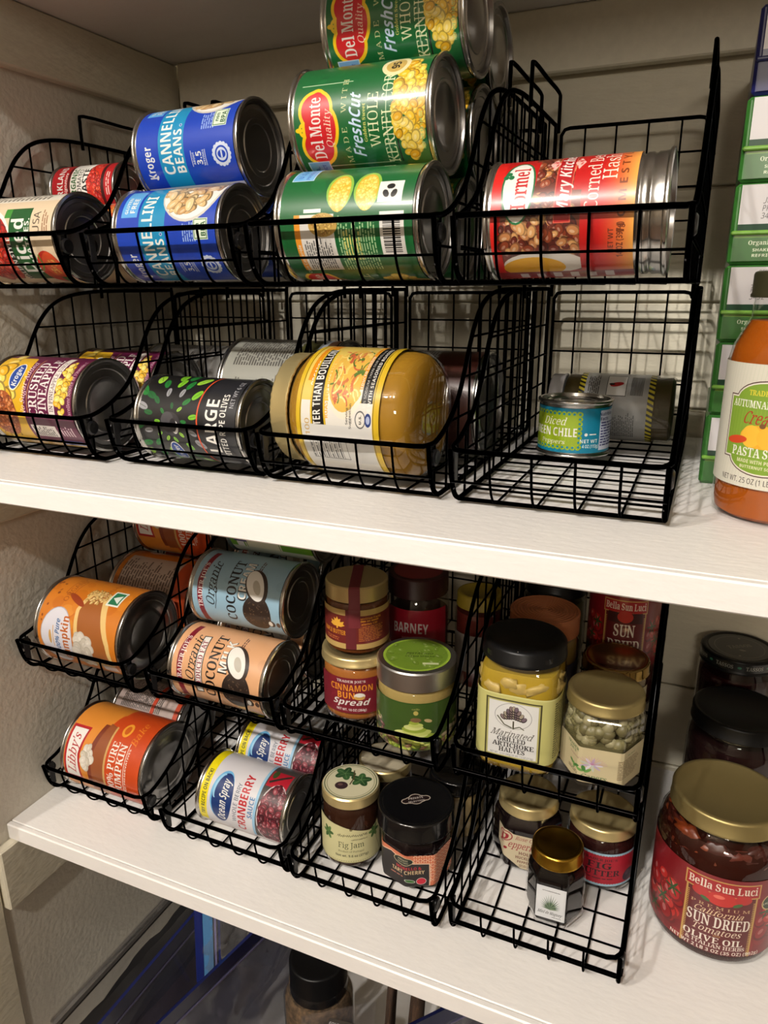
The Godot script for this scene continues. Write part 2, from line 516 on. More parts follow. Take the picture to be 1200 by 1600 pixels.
# a jar. prof: outside of the glass from the centre of the base to the mouth
func jar(called: String, label: String, base: Vector3, prof: Array, o := {}) -> Node3D:
	var t := thing(called, label, o.get("cat", "jar"), base, o.get("group", ""))
	var cross: Array = o.get("cross", [])
	var seg: int = o.get("seg", 48)
	t.rotation.y = deg_to_rad(o.get("yaw", 0.0))
	if o.has("lying"):
		var b := Basis(Vector3.UP, deg_to_rad(o.get("yaw", 0.0))) * Basis(Vector3.BACK, PI / 2 + deg_to_rad(o.get("tilt", 0.0))) * Basis(Vector3.UP, deg_to_rad(o.get("roll", 0.0)))
		t.basis = b
		t.position = base - b * Vector3(0, o.lying * 0.5, 0)
	var top: float = prof[prof.size() - 1].y
	part(t, "glass", loft(prof, cross, seg), o.get("glass", M.glass))
	if o.has("fill"):
		var ft: float = o.get("fill_top", top - 0.012)
		var ip := []
		for p in prof:
			if p.y < ft: ip.append(Vector2(max(0.0, p.x - 0.0016), p.y + (0.0018 if p.y < 0.004 else 0.0)))
		var rr = max(0.001, rad_at(prof, ft) - 0.0016)
		ip.append(Vector2(rr, ft)); ip.append(Vector2(0, ft))
		part(t, "contents", loft(ip, cross, seg), o.fill)
	if o.has("lid"):
		var l: Dictionary = o.lid
		var r: float = l.r; var y: float = l.y; var hh: float = l.h
		var lp := v2s([r - 0.0006, y, r + 0.0006, y + 0.0004, r + 0.0006, y + 0.002, r, y + 0.0028, r, y + hh - 0.002, r - 0.0006, y + hh - 0.0006, r - 0.002, y + hh, r - 0.0045, y + hh - 0.0002, r - 0.0056, y + hh - 0.0010, 0, y + hh - 0.0010])
		if l.has("flat"): lp = v2s([r, y, r, y + hh - 0.0012, r - 0.0012, y + hh, 0, y + hh])
		if l.has("rings"):
			lp = v2s([r, y, r, y + hh - 0.001, r - 0.001, y + hh])
			var q = r - 0.002
			while q > 0.003:
				lp.append_array(v2s([q, y + hh, q - 0.0006, y + hh - 0.0007, q - 0.0014, y + hh - 0.0007, q - 0.002, y + hh])); q -= 0.0031
			lp.append(Vector2(0, y + hh))
		var lid := part(t, "lid", loft(lp, ["rib", l.knurl, 0.006] if l.has("knurl") else [], 48 if not l.has("knurl") else int(l.knurl) * 2), l.m)
		if l.has("art"):
			part(lid, "lid_print", disc(l.get("ar", r - 0.005)), l.art, Vector3(0, y + hh + (0.0002 if l.has("flat") else -0.0007), 0))
		if l.has("band"):
			part(lid, "lid_band", loft([Vector2(r + 0.0004, y + hh * 0.25), Vector2(r + 0.0004, y + hh * 0.85)], [], 48), l.band)
	for l in o.get("labels", []):
		var y0: float = l.y0; var y1: float = l.y1
		if l.has("lo") or l.has("hi"):
			part(t, "label", cut_label(prof, cross, l), l.m)
			continue
		var pp := []
		for k in 5:
			var y = lerp(y0, y1, k / 4.0)
			pp.append(Vector2(rad_at(prof, y) + l.get("off", 0.0005), y))
		part(t, "label", loft(pp, cross, l.get("seg", 36), deg_to_rad(l.a0), deg_to_rad(l.a1)), l.m)
	return t

# a label whose lower or upper edge is cut to a line: "lo" and "hi" list (place across, height) points
func cut_label(prof: Array, cross: Array, l: Dictionary) -> ArrayMesh:
	var V := PackedVector3Array(); var N := PackedVector3Array(); var U := PackedVector2Array(); var I := PackedInt32Array()
	var seg: int = l.get("seg", 36); var rows := 4
	var edge = func(pts: Array, t: float) -> float:
		for i in pts.size() - 1:
			if t <= pts[i + 1].x: return lerp(pts[i].y, pts[i + 1].y, (t - pts[i].x) / max(0.0001, pts[i + 1].x - pts[i].x))
		return pts[pts.size() - 1].y
	for j in seg + 1:
		var t = float(j) / seg
		var a = lerp(deg_to_rad(l.a0), deg_to_rad(l.a1), t)
		var f0: float = edge.call(l.get("lo", [Vector2(0, 0), Vector2(1, 0)]), t); var f1: float = edge.call(l.get("hi", [Vector2(0, 1), Vector2(1, 1)]), t)
		var m = xmul(cross, a); var dm = (xmul(cross, a + 0.002) - xmul(cross, a - 0.002)) / 0.004
		var dir = Vector3(sin(a), 0, cos(a))
		var nn = (dir * dm + Vector3(cos(a), 0, -sin(a)) * m).cross(Vector3.UP).normalized()
		for k in rows + 1:
			var f = lerp(f0, f1, float(k) / rows); var y = lerp(l.y0, l.y1, f)
			var r = (rad_at(prof, y) + l.get("off", 0.0005)) * m
			V.append(Vector3(dir.x * r, y, dir.z * r)); N.append(nn); U.append(Vector2(t, 1.0 - f))
	for j in seg:
		for k in rows:
			var q = j * (rows + 1) + k; var r = q + rows + 1
			I.append_array(PackedInt32Array([q, q + 1, r, r, q + 1, r + 1]))
	return arrays(V, N, U, I)

# a zip bag standing on edge: a thin pillow of film whose zip runs from a to b, hanging down by "drop"
func pillow(u: Vector3, drop: Vector3, thick: float, sd: int, f0: float, f1: float, grow: float) -> ArrayMesh:
	var n := FastNoiseLite.new(); n.seed = sd; n.frequency = 1.0
	var nrm := u.cross(drop).normalized()
	var NU := 24; var NV := 16
	var st := SurfaceTool.new(); st.begin(Mesh.PRIMITIVE_TRIANGLES); st.set_smooth_group(0)
	var P = func(i, j, s):
		var fu = lerp(1.0 - f1, f1, float(i) / NU); var fv = lerp(f0, f1, float(j) / NV)
		var bulge = thick * 0.5 * pow(sin(PI * fu), 0.6) * smoothstep(0.06, 0.5, fv) * (1.0 if fv < 0.85 else (1.0 - fv) / 0.15)
		var w = n.get_noise_3d(fu * 3.4, fv * 2.6, s * 3.0) * 0.009 + n.get_noise_3d(fu * 11, fv * 9, s * 9.0) * 0.004
		return u * fu + drop * fv + nrm * (s * max(0.0004, bulge + 0.0007 - grow) + w * smoothstep(0.02, 0.3, fv))
	for s in [-1.0, 1.0]:
		for i in NU:
			for j in NV:
				var p = [P.call(i, j, s), P.call(i + 1, j, s), P.call(i + 1, j + 1, s), P.call(i, j + 1, s)]
				if s > 0: p.reverse()
				for k in [0, 1, 2, 0, 2, 3]: st.add_vertex(p[k])
	st.generate_normals()
	return st.commit()

func zip_bag(label: String, a: Vector3, b: Vector3, drop: Vector3, thick: float, film: Material, bands: Array, sd: int, group: String, stuffing: Material = null) -> Node3D:
	var t := thing("zip_bag", label, "plastic bag", a, group)
	var u := b - a
	var nrm := u.cross(drop).normalized()
	part(t, "film", pillow(u, drop, thick, sd, 0.0, 1.0, 0.0), film)
	if stuffing: part(t, "contents", pillow(u, drop, thick, sd, 0.22, 0.97, 0.0016), stuffing)
	var dn := drop.normalized()
	for bd in bands:
		var o0: Vector3 = dn * bd[0]; var w: Vector3 = dn * bd[1]
		var st2 := SurfaceTool.new(); st2.begin(Mesh.PRIMITIVE_TRIANGLES)
		for s in [-1.0, 1.0]:
			var e: Vector3 = nrm * s * 0.0019
			var q = [o0 + e, o0 + u + e, o0 + u + w + e, o0 + w + e]
			for k in [0, 1, 2, 0, 2, 3]: st2.add_vertex(q[k])
		for f in [0.0, 1.0]:
			var c: Vector3 = o0 + w * f; var e: Vector3 = nrm * 0.0019
			var q = [c - e, c + u - e, c + u + e, c + e]
			for k in [0, 1, 2, 0, 2, 3]: st2.add_vertex(q[k])
		st2.generate_normals()
		part(t, "zip", st2.commit(), bd[2])
	return t

# ---------------------------------------------------------------- the prints on the labels
var WHITE := Color(0.93, 0.92, 0.89)
var CREAM := Color(0.90, 0.85, 0.68)
var INK := Color(0.07, 0.06, 0.06)

# handwriting too small to read
func scrawl(a: Art, x, y, w, h, c: Color, sd: int):
	var r := RandomNumberGenerator.new(); r.seed = sd
	var pts := []
	var px := 0.0
	var up := false
	while px < w:
		pts.append(Vector2(x + px, y + (-h * r.randf_range(0.3, 0.6) if up else h * r.randf_range(0.0, 0.3)))); up = not up
		px += h * r.randf_range(0.14, 0.34)
	a.path(pts, max(1.6, h * 0.1), c)

func art_cannellini() -> Art:
	var blue := rgb(16, 62, 178)
	var a := Art.new(1024, 444, blue)
	a.rect(0, 105, 1024, 118, rgb(14, 138, 186))
	a.rect(0, 0, 318, 444, WHITE)
	a.rect(60, 60, 200, 26, blue); a.fine(60, 110, 220, 260, 16, rgb(60, 80, 150), 3)
	a.rect(318, 0, 10, 444, rgb(235, 235, 235))
	a.text("Kroger", 425, 52, 36, WHITE, {"w": 112}); a.ell(372, 70, 10, 5, WHITE, 0.6)
	a.text("CANNELLINI", 540, 142, 48, WHITE, {"w": 320})
	a.text("BEANS", 457, 196, 38, WHITE, {"w": 150}); a.ell(548, 205, 6, 6, WHITE); a.ell(548, 205, 4, 4, blue)
	a.text("ABOUT", 425, 262, 9, WHITE); a.text("3.5", 425, 286, 24, WHITE); a.text("SERVINGS", 425, 307, 8, WHITE)
	a.rect(398, 251, 54, 2, WHITE); a.rect(398, 315, 54, 2, WHITE)
	a.fine(520, 300, 66, 60, 6, rgb(150, 175, 225), 4)
	a.rect(525, 350, 72, 62, rgb(220, 232, 210)); a.frame(528, 353, 66, 56, 3, rgb(60, 110, 60))
	a.text("non", 561, 368, 15, rgb(30, 80, 40)); a.text("BPA", 561, 394, 19, rgb(30, 80, 40))
	for i in 16: a.ell(430 + cos(TAU * i / 16) * 34, 388 + sin(TAU * i / 16) * 34, 8, 8, rgb(205, 215, 235))
	a.ell(430, 388, 36, 36, rgb(205, 215, 235)); a.ell(430, 388, 28, 28, blue); a.ell(430, 388, 22, 22, rgb(205, 215, 235)); a.ell(430, 388, 13, 17, blue); a.rect(418, 384, 24, 7, rgb(205, 215, 235))
	a.rect(610, 20, 130, 74, rgb(90, 165, 225)); a.text("GLUTEN", 660, 42, 14, WHITE); a.text("FREE", 660, 70, 22, WHITE)
	a.ell(724, 318, 138, 130, rgb(205, 200, 190)); a.ell(728, 316, 132, 124, WHITE)
	a.strew(734, 314, 108, 104, 120, 26, 34, [rgb(222, 186, 130), rgb(208, 168, 110), rgb(232, 202, 150), rgb(196, 152, 96)], 5, 0.55)
	return a

func corn_logo(a: Art, x, y, s):
	for e in 2:
		var c = rgb(246, 200, 20) if e == 0 else rgb(206, 26, 34)
		var g = 11.0 * s if e == 0 else 0.0
		a.ell(x, y, 106 * s + g, 44 * s + g, c)
		a.ell(x - 52 * s, y - 4 * s, 50 * s + g, 50 * s + g, c); a.ell(x + 52 * s, y - 4 * s, 50 * s + g, 50 * s + g, c)
		a.ell(x, y + 30 * s, 52 * s + g, 34 * s + g, c)
	a.ell(x, y - 66 * s, 7 * s, 13 * s, rgb(246, 200, 20)); a.ell(x - 12 * s, y - 58 * s, 5 * s, 11 * s, rgb(246, 200, 20), 0.8); a.ell(x + 12 * s, y - 58 * s, 5 * s, 11 * s, rgb(246, 200, 20), -0.8)
	a.text("Del Monte", x, y - 8 * s, 42 * s, WHITE, {"f": "sb", "w": 178 * s})
	a.text("Quality", x, y + 36 * s, 22 * s, rgb(250, 225, 200), {"f": "s", "sl": 0.25})

func art_corn() -> Art:
	var g := rgb(14, 98, 46)
	var a := Art.new(1024, 444, g)
	a.speck(0, 0, 1024, 444, 40, 8, 30, [rgb(12, 90, 42), rgb(16, 105, 50)], 6)
	# front
	a.path([Vector2(392, 30), Vector2(392, 318), Vector2(660, 318)], 3, rgb(190, 205, 170)); a.path([Vector2(640, 22), Vector2(640, 200)], 3, rgb(190, 205, 170))
	corn_logo(a, 510, 82, 1.0)
	a.text("M A D E     W I T H", 525, 176, 17, rgb(215, 205, 150), {"f": "s", "w": 250})
	a.text("FreshCut", 512, 214, 38, rgb(205, 222, 250), {"sl": 0.35, "w": 176})
	a.text("Golden Sweet", 515, 244, 11, rgb(235, 215, 110), {"f": "sb"})
	a.text("WHOLE", 520, 274, 34, rgb(240, 235, 190), {"f": "s", "w": 150}); a.text("KERNEL CORN", 535, 322, 36, rgb(240, 235, 190), {"f": "s", "w": 290})
	a.rect(390, 346, 290, 5, INK)
	a.strew(555, 392, 150, 46, 190, 13, 19, [rgb(238, 192, 40), rgb(242, 208, 76), rgb(222, 168, 26), rgb(246, 218, 108)], 8, 0.75, 0.72)
	a.text("NET WT 15 1/4 OZ", 480, 430, 9, rgb(160, 200, 120))
	a.ell(690, 330, 48, 46, rgb(235, 222, 170)); a.ell(690, 330, 34, 32, rgb(200, 170, 90)); a.text("95", 690, 330, 26, INK)
	# left of the front: product-of-origin panel
	a.rect(318, 20, 92, 74, rgb(110, 178, 232)); a.text("U.S.A.", 362, 44, 17, rgb(40, 100, 190)); a.text("PRODUCT", 362, 72, 12, rgb(40, 100, 190))
	a.frame(316, 18, 96, 78, 3, rgb(200, 225, 245))
	# back
	for i in 2:
		a.ell(272, 200 + i * 92, 64, 44, rgb(140, 186, 70)); a.ell(266, 200 + i * 92, 62, 36, rgb(226, 180, 50)); a.strew(264, 200 + i * 92, 56, 30, 130, 5, 7, [rgb(250, 222, 110), rgb(244, 205, 76)], 11 + i, 0.85, 0.85)
	a.rect(226, 330, 66, 78, WHITE)
	for i in 3: a.ell(259 + cos(i * 2.1) * 15, 368 + sin(i * 2.1) * 15, 13, 9, INK, i * 2.1 + 1.5)
	a.ell(259, 368, 7, 7, WHITE)
	a.fine(205, 60, 12, 120, 1, WHITE, 2)
	a.rect(20, 50, 180, 20, rgb(236, 152, 40)); a.text("Corn Casserole", 60, 60, 11, WHITE)
	a.rect(20, 70, 180, 118, rgb(226, 222, 214)); a.fine(26, 78, 108, 104, 12, rgb(90, 90, 90), 7)
	a.ell(170, 150, 34, 50, rgb(196, 160, 80)); a.strew(170, 150, 28, 42, 60, 4, 7, [rgb(220, 180, 90), rgb(190, 140, 60)], 21)
	a.fine(20, 200, 180, 130, 14, rgb(170, 205, 150), 9); a.fine(60, 215, 100, 60, 6, rgb(220, 215, 120), 10)
	a.rect(70, 340, 130, 78, WHITE)
	var r := RandomNumberGenerator.new(); r.seed = 5
	var y := 348.0
	y = 84.0
	while y < 186:
		var t = r.randf_range(1.4, 4.2); a.rect(y, 350, t, 56, INK); y += t + r.randf_range(1.4, 3.8)
	corn_logo(a, 925, 82, 1.0)
	a.text("WHOLE", 925, 240, 34, rgb(240, 235, 190), {"f": "s"}); a.strew(925, 350, 90, 60, 120, 13, 19, [rgb(246, 205, 50), rgb(250, 220, 90)], 12)
	return a

func art_hash() -> Art:
	var red := rgb(196, 22, 22)
	var a := Art.new(1024, 400, red)
	for i in 24: a.rect(0, 308 + i * 3.9, 1024, 5, rgb(200, 30, 24).lerp(rgb(246, 176, 80), i / 23.0))
	a.rect(0, 0, 1024, 30, rgb(215, 30, 24))
	# hash photograph
	a.rect(300, 30, 240, 236, rgb(120, 52, 30))
	a.strew(415, 140, 118, 112, 210, 12, 20, [rgb(130, 54, 30), rgb(190, 128, 78), rgb(104, 36, 24), rgb(214, 160, 100), rgb(140, 62, 34), rgb(84, 30, 22), rgb(112, 42, 26)], 31, 0.7, 0.7)
	a.rect(540, 110, 220, 160, rgb(110, 46, 28)); a.strew(620, 180, 60, 70, 90, 12, 20, [rgb(150, 70, 40), rgb(206, 140, 84), rgb(122, 46, 30)], 33, 0.8, 0.6)
	a.ell(332, 150, 46, 120, rgb(236, 230, 220)); a.ell(318, 120, 42, 92, rgb(238, 176, 28))
	a.rect(240, 0, 55, 400, rgb(150, 16, 30)); a.fine(246, 60, 44, 300, 6, rgb(225, 205, 205), 5)
	a.rect(560, 30, 110, 96, red)
	a.ell(560, 76, 104, 48, rgb(24, 110, 62)); a.ell(560, 76, 98, 43, WHITE); a.text("Hormel", 556, 80, 44, rgb(196, 22, 30), {"f": "sb", "w": 150})
	for i in 3: a.ell(600 + cos(i * 2.1) * 9, 44 + sin(i * 2.1) * 9, 8, 8, rgb(24, 110, 62))
	a.rect(455, 182, 400, 48, rgb(176, 18, 26)); a.frame(455, 182, 400, 48, 3, rgb(216, 90, 70)); a.rect(540, 232, 300, 40, red); a.rect(300, 256, 560, 50, red)
	for dx in [-1, 1]:
		a.poly([Vector2(640, 206 + dx * 20), Vector2(608, 206 + dx * 34), Vector2(640, 206 + dx * 50), Vector2(672, 206 + dx * 34)], rgb(240, 190, 180))
		a.speck(622, 197 + dx * 34, 36, 18, 12, 2, 4, [rgb(210, 60, 60)], 40)
	a.text("Mary Kitchen", 600, 206, 32, WHITE, {"sl": 0.25, "w": 240})
	a.text("Corned Beef", 605, 284, 36, rgb(250, 240, 222), {"f": "s", "w": 240}); a.text("Hash", 625, 328, 38, rgb(250, 240, 222), {"f": "s", "w": 120})
	a.text("H O M E S T Y L E", 575, 366, 20, rgb(130, 60, 20), {"w": 300})
	a.text("NET WT", 400, 340, 14, rgb(110, 50, 30)); a.text("14 OZ (397g)", 400, 364, 17, rgb(110, 50, 30), {"w": 100})
	return a

func art_diced() -> Art:
	var a := Art.new(1024, 444, rgb(222, 200, 168))
	a.rect(690, 0, 200, 444, rgb(226, 220, 205)); a.fine(700, 60, 150, 330, 14, rgb(100, 95, 85), 4)
	a.ell(640, 60, 40, 60, rgb(110, 150, 40)); a.ell(610, 30, 30, 60, rgb(150, 175, 60), 0.5)
	a.ell(500, 110, 150, 130, WHITE); a.ell(490, 115, 140, 118, rgb(170, 30, 22))
	a.strew(480, 118, 125, 105, 120, 16, 26, [rgb(206, 44, 28), rgb(224, 70, 40), rgb(180, 28, 22)], 3, 0.8)
	a.rect(350, 225, 300, 110, rgb(18, 84, 36)); a.rect(610, 195, 40, 34, rgb(60, 140, 50)); a.rect(350, 205, 160, 24, rgb(26, 24, 22))
	a.text("ITALIAN STYLE", 440, 216, 20, WHITE, {"w": 190})
	a.text("Diced", 500, 270, 62, WHITE, {"w": 210}); a.text("TOMATOES.", 495, 318, 24, WHITE, {"w": 220})
	a.text("USA", 590, 366, 34, rgb(70, 60, 50), {"f": "r"}); a.fine(550, 395, 90, 34, 3, rgb(150, 110, 80), 6)
	a.ell(400, 385, 84, 62, rgb(196, 40, 26)); a.ell(420, 395, 60, 40, rgb(214, 74, 36)); a.strew(420, 395, 40, 26, 20, 5, 9, [rgb(236, 150, 60)], 7)
	a.path([Vector2(400, 330), Vector2(430, 352), Vector2(470, 350)], 8, rgb(110, 130, 40))
	a.rect(300, 380, 60, 40, rgb(60, 110, 50))
	return a

func art_paste() -> Art:
	var a := Art.new(720, 360, rgb(178, 24, 32))
	a.rect(0, 96, 720, 14, rgb(84, 16, 18))
	a.text("KIRKLAND", 400, 50, 34, WHITE, {"w": 190}); a.text("Signature", 400, 84, 16, WHITE, {"sl": 0.3})
	a.rect(0, 112, 720, 112, rgb(236, 232, 222))
	a.text("ORGANIC", 400, 134, 30, rgb(40, 92, 40), {"w": 150}); a.text("TOMATO", 400, 168, 24, INK, {"f": "r", "w": 130}); a.text("PASTE", 400, 203, 34, INK, {"w": 140})
	a.ell(380, 256, 150, 42, rgb(206, 44, 30)); a.strew(380, 256, 140, 36, 60, 10, 18, [rgb(206, 44, 30), rgb(180, 30, 24), rgb(222, 70, 40)], 2)
	a.rect(0, 296, 720, 18, rgb(60, 16, 14)); a.fine(340, 325, 120, 24, 2, rgb(240, 190, 180), 3)
	return a

func store_oval(a: Art, x, y, s):
	a.ell(x, y, 62 * s, 34 * s, WHITE); a.ell(x, y, 57 * s, 30 * s, rgb(24, 66, 150))
	a.text("Kroger", x, y, 26 * s, WHITE, {"sl": 0.15, "w": 88 * s})

func art_pineapple() -> Art:
	var pl := rgb(98, 20, 62)
	var a := Art.new(1100, 444, pl)
	a.rect(330, 0, 420, 150, rgb(226, 178, 34)); a.ell(520, 150, 230, 40, rgb(226, 178, 34))
	a.strew(560, 70, 220, 80, 26, 26, 40, [rgb(240, 200, 60), rgb(226, 172, 30), rgb(246, 214, 96)], 5, 0.6)
	a.ell(480, 70, 96, 78, rgb(168, 84, 38)); a.strew(480, 70, 90, 72, 120, 9, 12, [rgb(206, 120, 60), rgb(186, 92, 44), rgb(150, 70, 34)], 9, 0.8)
	a.rect(300, 0, 50, 444, rgb(236, 196, 60)); a.rect(290, 40, 60, 300, rgb(222, 170, 40))
	store_oval(a, 640, 128, 1.0)
	a.text("No Sugar Added", 600, 186, 24, rgb(240, 215, 220), {"f": "s", "sl": 0.3, "w": 230}); a.rect(480, 208, 260, 3, rgb(200, 150, 80))
	a.text("CRUSHED", 600, 240, 44, WHITE, {"f": "sb", "w": 230}); a.text("PINEAPPLE", 610, 290, 44, WHITE, {"f": "sb", "w": 260})
	a.rect(480, 322, 280, 32, rgb(232, 224, 214)); a.text("IN PINEAPPLE JUICE", 615, 338, 18, rgb(60, 20, 40), {"f": "s", "w": 220})
	a.strew(610, 388, 110, 26, 50, 12, 20, [rgb(244, 204, 70), rgb(236, 182, 40), rgb(250, 220, 110)], 14, 0.75)
	a.text("Excellent Source of Vitamin C", 610, 428, 16, rgb(240, 210, 215), {"f": "s", "sl": 0.2, "w": 250})
	a.rect(390, 200, 56, 130, rgb(222, 214, 206)); a.fine(394, 206, 48, 118, 10, rgb(70, 60, 60), 4)
	a.rect(330, 300, 40, 120, rgb(60, 70, 150)); a.fine(400, 350, 50, 70, 5, rgb(225, 200, 205), 8)
	return a

func art_olives() -> Art:
	var a := Art.new(1024, 444, rgb(22, 22, 24))
	var greens = [rgb(120, 190, 40), rgb(150, 205, 60), rgb(30, 120, 50), rgb(20, 95, 45), rgb(150, 150, 155)]
	var r := RandomNumberGenerator.new(); r.seed = 11
	for ring in 4:
		var n = 9 + ring * 3
		for i in n:
			var an = TAU * (i + 0.5 * (ring % 2)) / n + r.randf_range(-0.1, 0.1); var d = 62 + ring * 46 + r.randf_range(-8, 8)
			var x = 500 + cos(an) * d * 1.15; var y = 150 + sin(an) * d * 0.95
			if y > 285 + (x - 500) * 0.0: continue
			var s = 9 + ring * 4.5
			a.ell(x, y, s * 1.5, s * 0.75, greens[r.randi() % 5], an + r.randf_range(-0.3, 0.3))
			a.line(x - cos(an) * s, y - sin(an) * s, x + cos(an) * s, y + sin(an) * s, 1.5, rgb(40, 60, 30))
	a.ell(500, 152, 46, 46, rgb(52, 50, 54)); a.ell(512, 138, 34, 30, rgb(74, 72, 76)); a.ell(488, 172, 26, 16, rgb(230, 228, 225)); a.ell(496, 164, 26, 16, rgb(40, 38, 42))
	for i in 20:
		var t0 = i / 20.0; var t1 = (i + 1) / 20.0
		a.line(300 + 460 * t0, 300 - 26 * sin(PI * t0), 300 + 460 * t1, 300 - 26 * sin(PI * t1), 6, rgb(226, 82, 40))
	a.rect(0, 304, 1024, 140, rgb(34, 34, 38))
	a.text("LARGE", 500, 338, 54, WHITE, {"w": 210}); a.text("PITTED RIPE OLIVES", 500, 388, 26, WHITE, {"w": 260})
	a.text("NET WT 6 OZ", 640, 420, 18, rgb(200, 200, 205), {"f": "r", "w": 130})
	store_oval(a, 372, 150, 0.9)
	return a

func art_bouillon() -> Art:
	var a := Art.new(1100, 420, rgb(226, 222, 212))
	a.rect(0, 0, 1100, 26, rgb(214, 178, 40)); a.rect(0, 388, 1100, 32, rgb(214, 178, 40)); a.rect(0, 20, 1100, 3, rgb(90, 76, 20)); a.rect(0, 391, 1100, 3, rgb(90, 76, 20))
	a.rect(560, 26, 540, 362, rgb(226, 196, 96))
	a.rect(620, 40, 300, 60, rgb(224, 142, 30)); a.text("ORGANIC", 650, 72, 24, WHITE, {"w": 90})
	# noodles
	a.ell(640, 245, 130, 100, rgb(236, 226, 206)); a.ell(650, 240, 120, 92, rgb(222, 180, 80))
	var r := RandomNumberGenerator.new(); r.seed = 4
	for i in 70:
		var c = Vector2(650 + r.randf_range(-90, 90), 240 + r.randf_range(-70, 70)); var an = r.randf() * TAU; var l = r.randf_range(20, 60)
		var col = [rgb(240, 206, 110), rgb(228, 180, 76), rgb(246, 220, 140), rgb(196, 96, 60), rgb(206, 120, 70), rgb(90, 120, 50)][r.randi() % 6]
		var pts = []
		for k in 6: pts.append(c + Vector2(cos(an + k * 0.35), sin(an + k * 0.35)) * l * 0.8 - Vector2(cos(an + 0.8), sin(an + 0.8)) * l * 0.6)
		a.path(pts, 6 if i % 5 else 14, col)
	a.poly([Vector2(395, 62), Vector2(440, 150), Vector2(480, 158), Vector2(760, 120), Vector2(770, 60), Vector2(470, 78), Vector2(450, 40)], rgb(214, 178, 40))
	a.poly([Vector2(408, 66), Vector2(446, 140), Vector2(480, 148), Vector2(760, 112), Vector2(766, 68), Vector2(468, 88), Vector2(450, 50)], INK)
	a.text("BETTER THAN BOUILLON", 600, 102, 38, WHITE, {"w": 320, "an": -4.0})
	a.text("ROASTED CHICKEN BASE", 620, 150, 18, rgb(240, 170, 60), {"w": 220, "an": -4.0})
	a.rect(560, 330, 340, 56, INK); a.text("MADE WITH SEASONED ROASTED", 640, 370, 15, WHITE, {"w": 290}); a.text("30% LESS SODIUM THAN OUR REGULAR", 640, 346, 11, WHITE, {"w": 270, "f": "r"})
	a.rect(600, 312, 260, 16, rgb(224, 142, 30)); a.text("REDUCED SODIUM", 660, 320, 11, WHITE)
	a.rect(360, 26, 130, 362, rgb(214, 212, 206)); a.frame(372, 60, 80, 190, 2, INK)
	for i in 7: a.rect(372, 76 + i * 24, 80, 2, INK); a.fine(376, 62 + i * 24, 70, 12, 1, rgb(70, 70, 70), i)
	a.ell(512, 330, 26, 26, rgb(90, 90, 90)); a.ell(512, 330, 22, 22, rgb(226, 222, 212)); a.text("U.S.", 512, 330, 11, INK)
	a.ell(512, 368, 20, 16, rgb(40, 60, 120)); a.ell(512, 368, 12, 10, rgb(170, 180, 210))
	a.text("Serving", 520, 262, 11, INK, {"f": "r"}); a.text("Suggestion", 520, 278, 11, INK, {"f": "r"}); a.text("100", 480, 56, 24, rgb(190, 150, 70), {"f": "r"})
	return a

func art_chile() -> Art:
	var a := Art.new(900, 190, rgb(12, 128, 160))
	a.rect(270, 22, 250, 146, rgb(150, 175, 30))
	for i in 13:
		a.ell(276 + i * 20, 22, 10, 10, rgb(150, 175, 30)); a.ell(276 + i * 20, 168, 10, 10, rgb(150, 175, 30))
		a.ell(276 + i * 20, 24, 5, 5, rgb(12, 128, 160)); a.ell(276 + i * 20, 166, 5, 5, rgb(12, 128, 160))
	for i in 8:
		a.ell(520, 24 + i * 20, 10, 10, rgb(150, 175, 30)); a.ell(518, 24 + i * 20, 5, 5, rgb(12, 128, 160))
	a.text("Diced", 418, 56, 32, WHITE, {"f": "s", "sl": 0.3, "w": 100}); a.text("GREEN CHILE", 400, 102, 36, WHITE, {"w": 220}); a.text("Peppers", 410, 144, 18, WHITE, {"f": "s", "sl": 0.2, "w": 110})
	a.text("NET WT", 560, 138, 15, WHITE); a.text("4 OZ (113g)", 568, 160, 14, WHITE, {"w": 70}); a.ell(546, 110, 7, 7, WHITE); a.rect(560, 107, 30, 5, WHITE)
	a.rect(606, 10, 150, 170, rgb(205, 212, 230)); a.text("Nutrition", 645, 26, 14, rgb(40, 40, 90)); a.text("Facts", 632, 46, 14, rgb(40, 40, 90)); a.fine(612, 58, 120, 116, 9, rgb(60, 60, 120), 3)
	return a

func art_hazard() -> Art:
	var a := Art.new(720, 380, rgb(168, 168, 166))
	for e in 2:
		var y = 0.0 if e == 0 else 350.0
		a.rect(0, y, 720, 30, rgb(206, 190, 40))
		for i in 36: a.poly([Vector2(i * 20, y + 30), Vector2(i * 20 + 9, y + 30), Vector2(i * 20 + 19, y), Vector2(i * 20 + 10, y)], INK)
	a.fine(370, 45, 130, 60, 6, rgb(60, 60, 60), 2); a.fine(230, 60, 110, 250, 26, rgb(90, 90, 90), 3)
	a.rect(395, 140, 100, 100, rgb(222, 220, 216)); a.frame(395, 140, 100, 100, 3, rgb(60, 60, 60)); a.ell(445, 190, 34, 10, rgb(180, 30, 30), 1.4); a.ell(445, 165, 5, 14, INK)
	var y2 := 262.0
	while y2 < 320: a.rect(400, y2, 90, 2.5, INK); y2 += 5.2
	return a

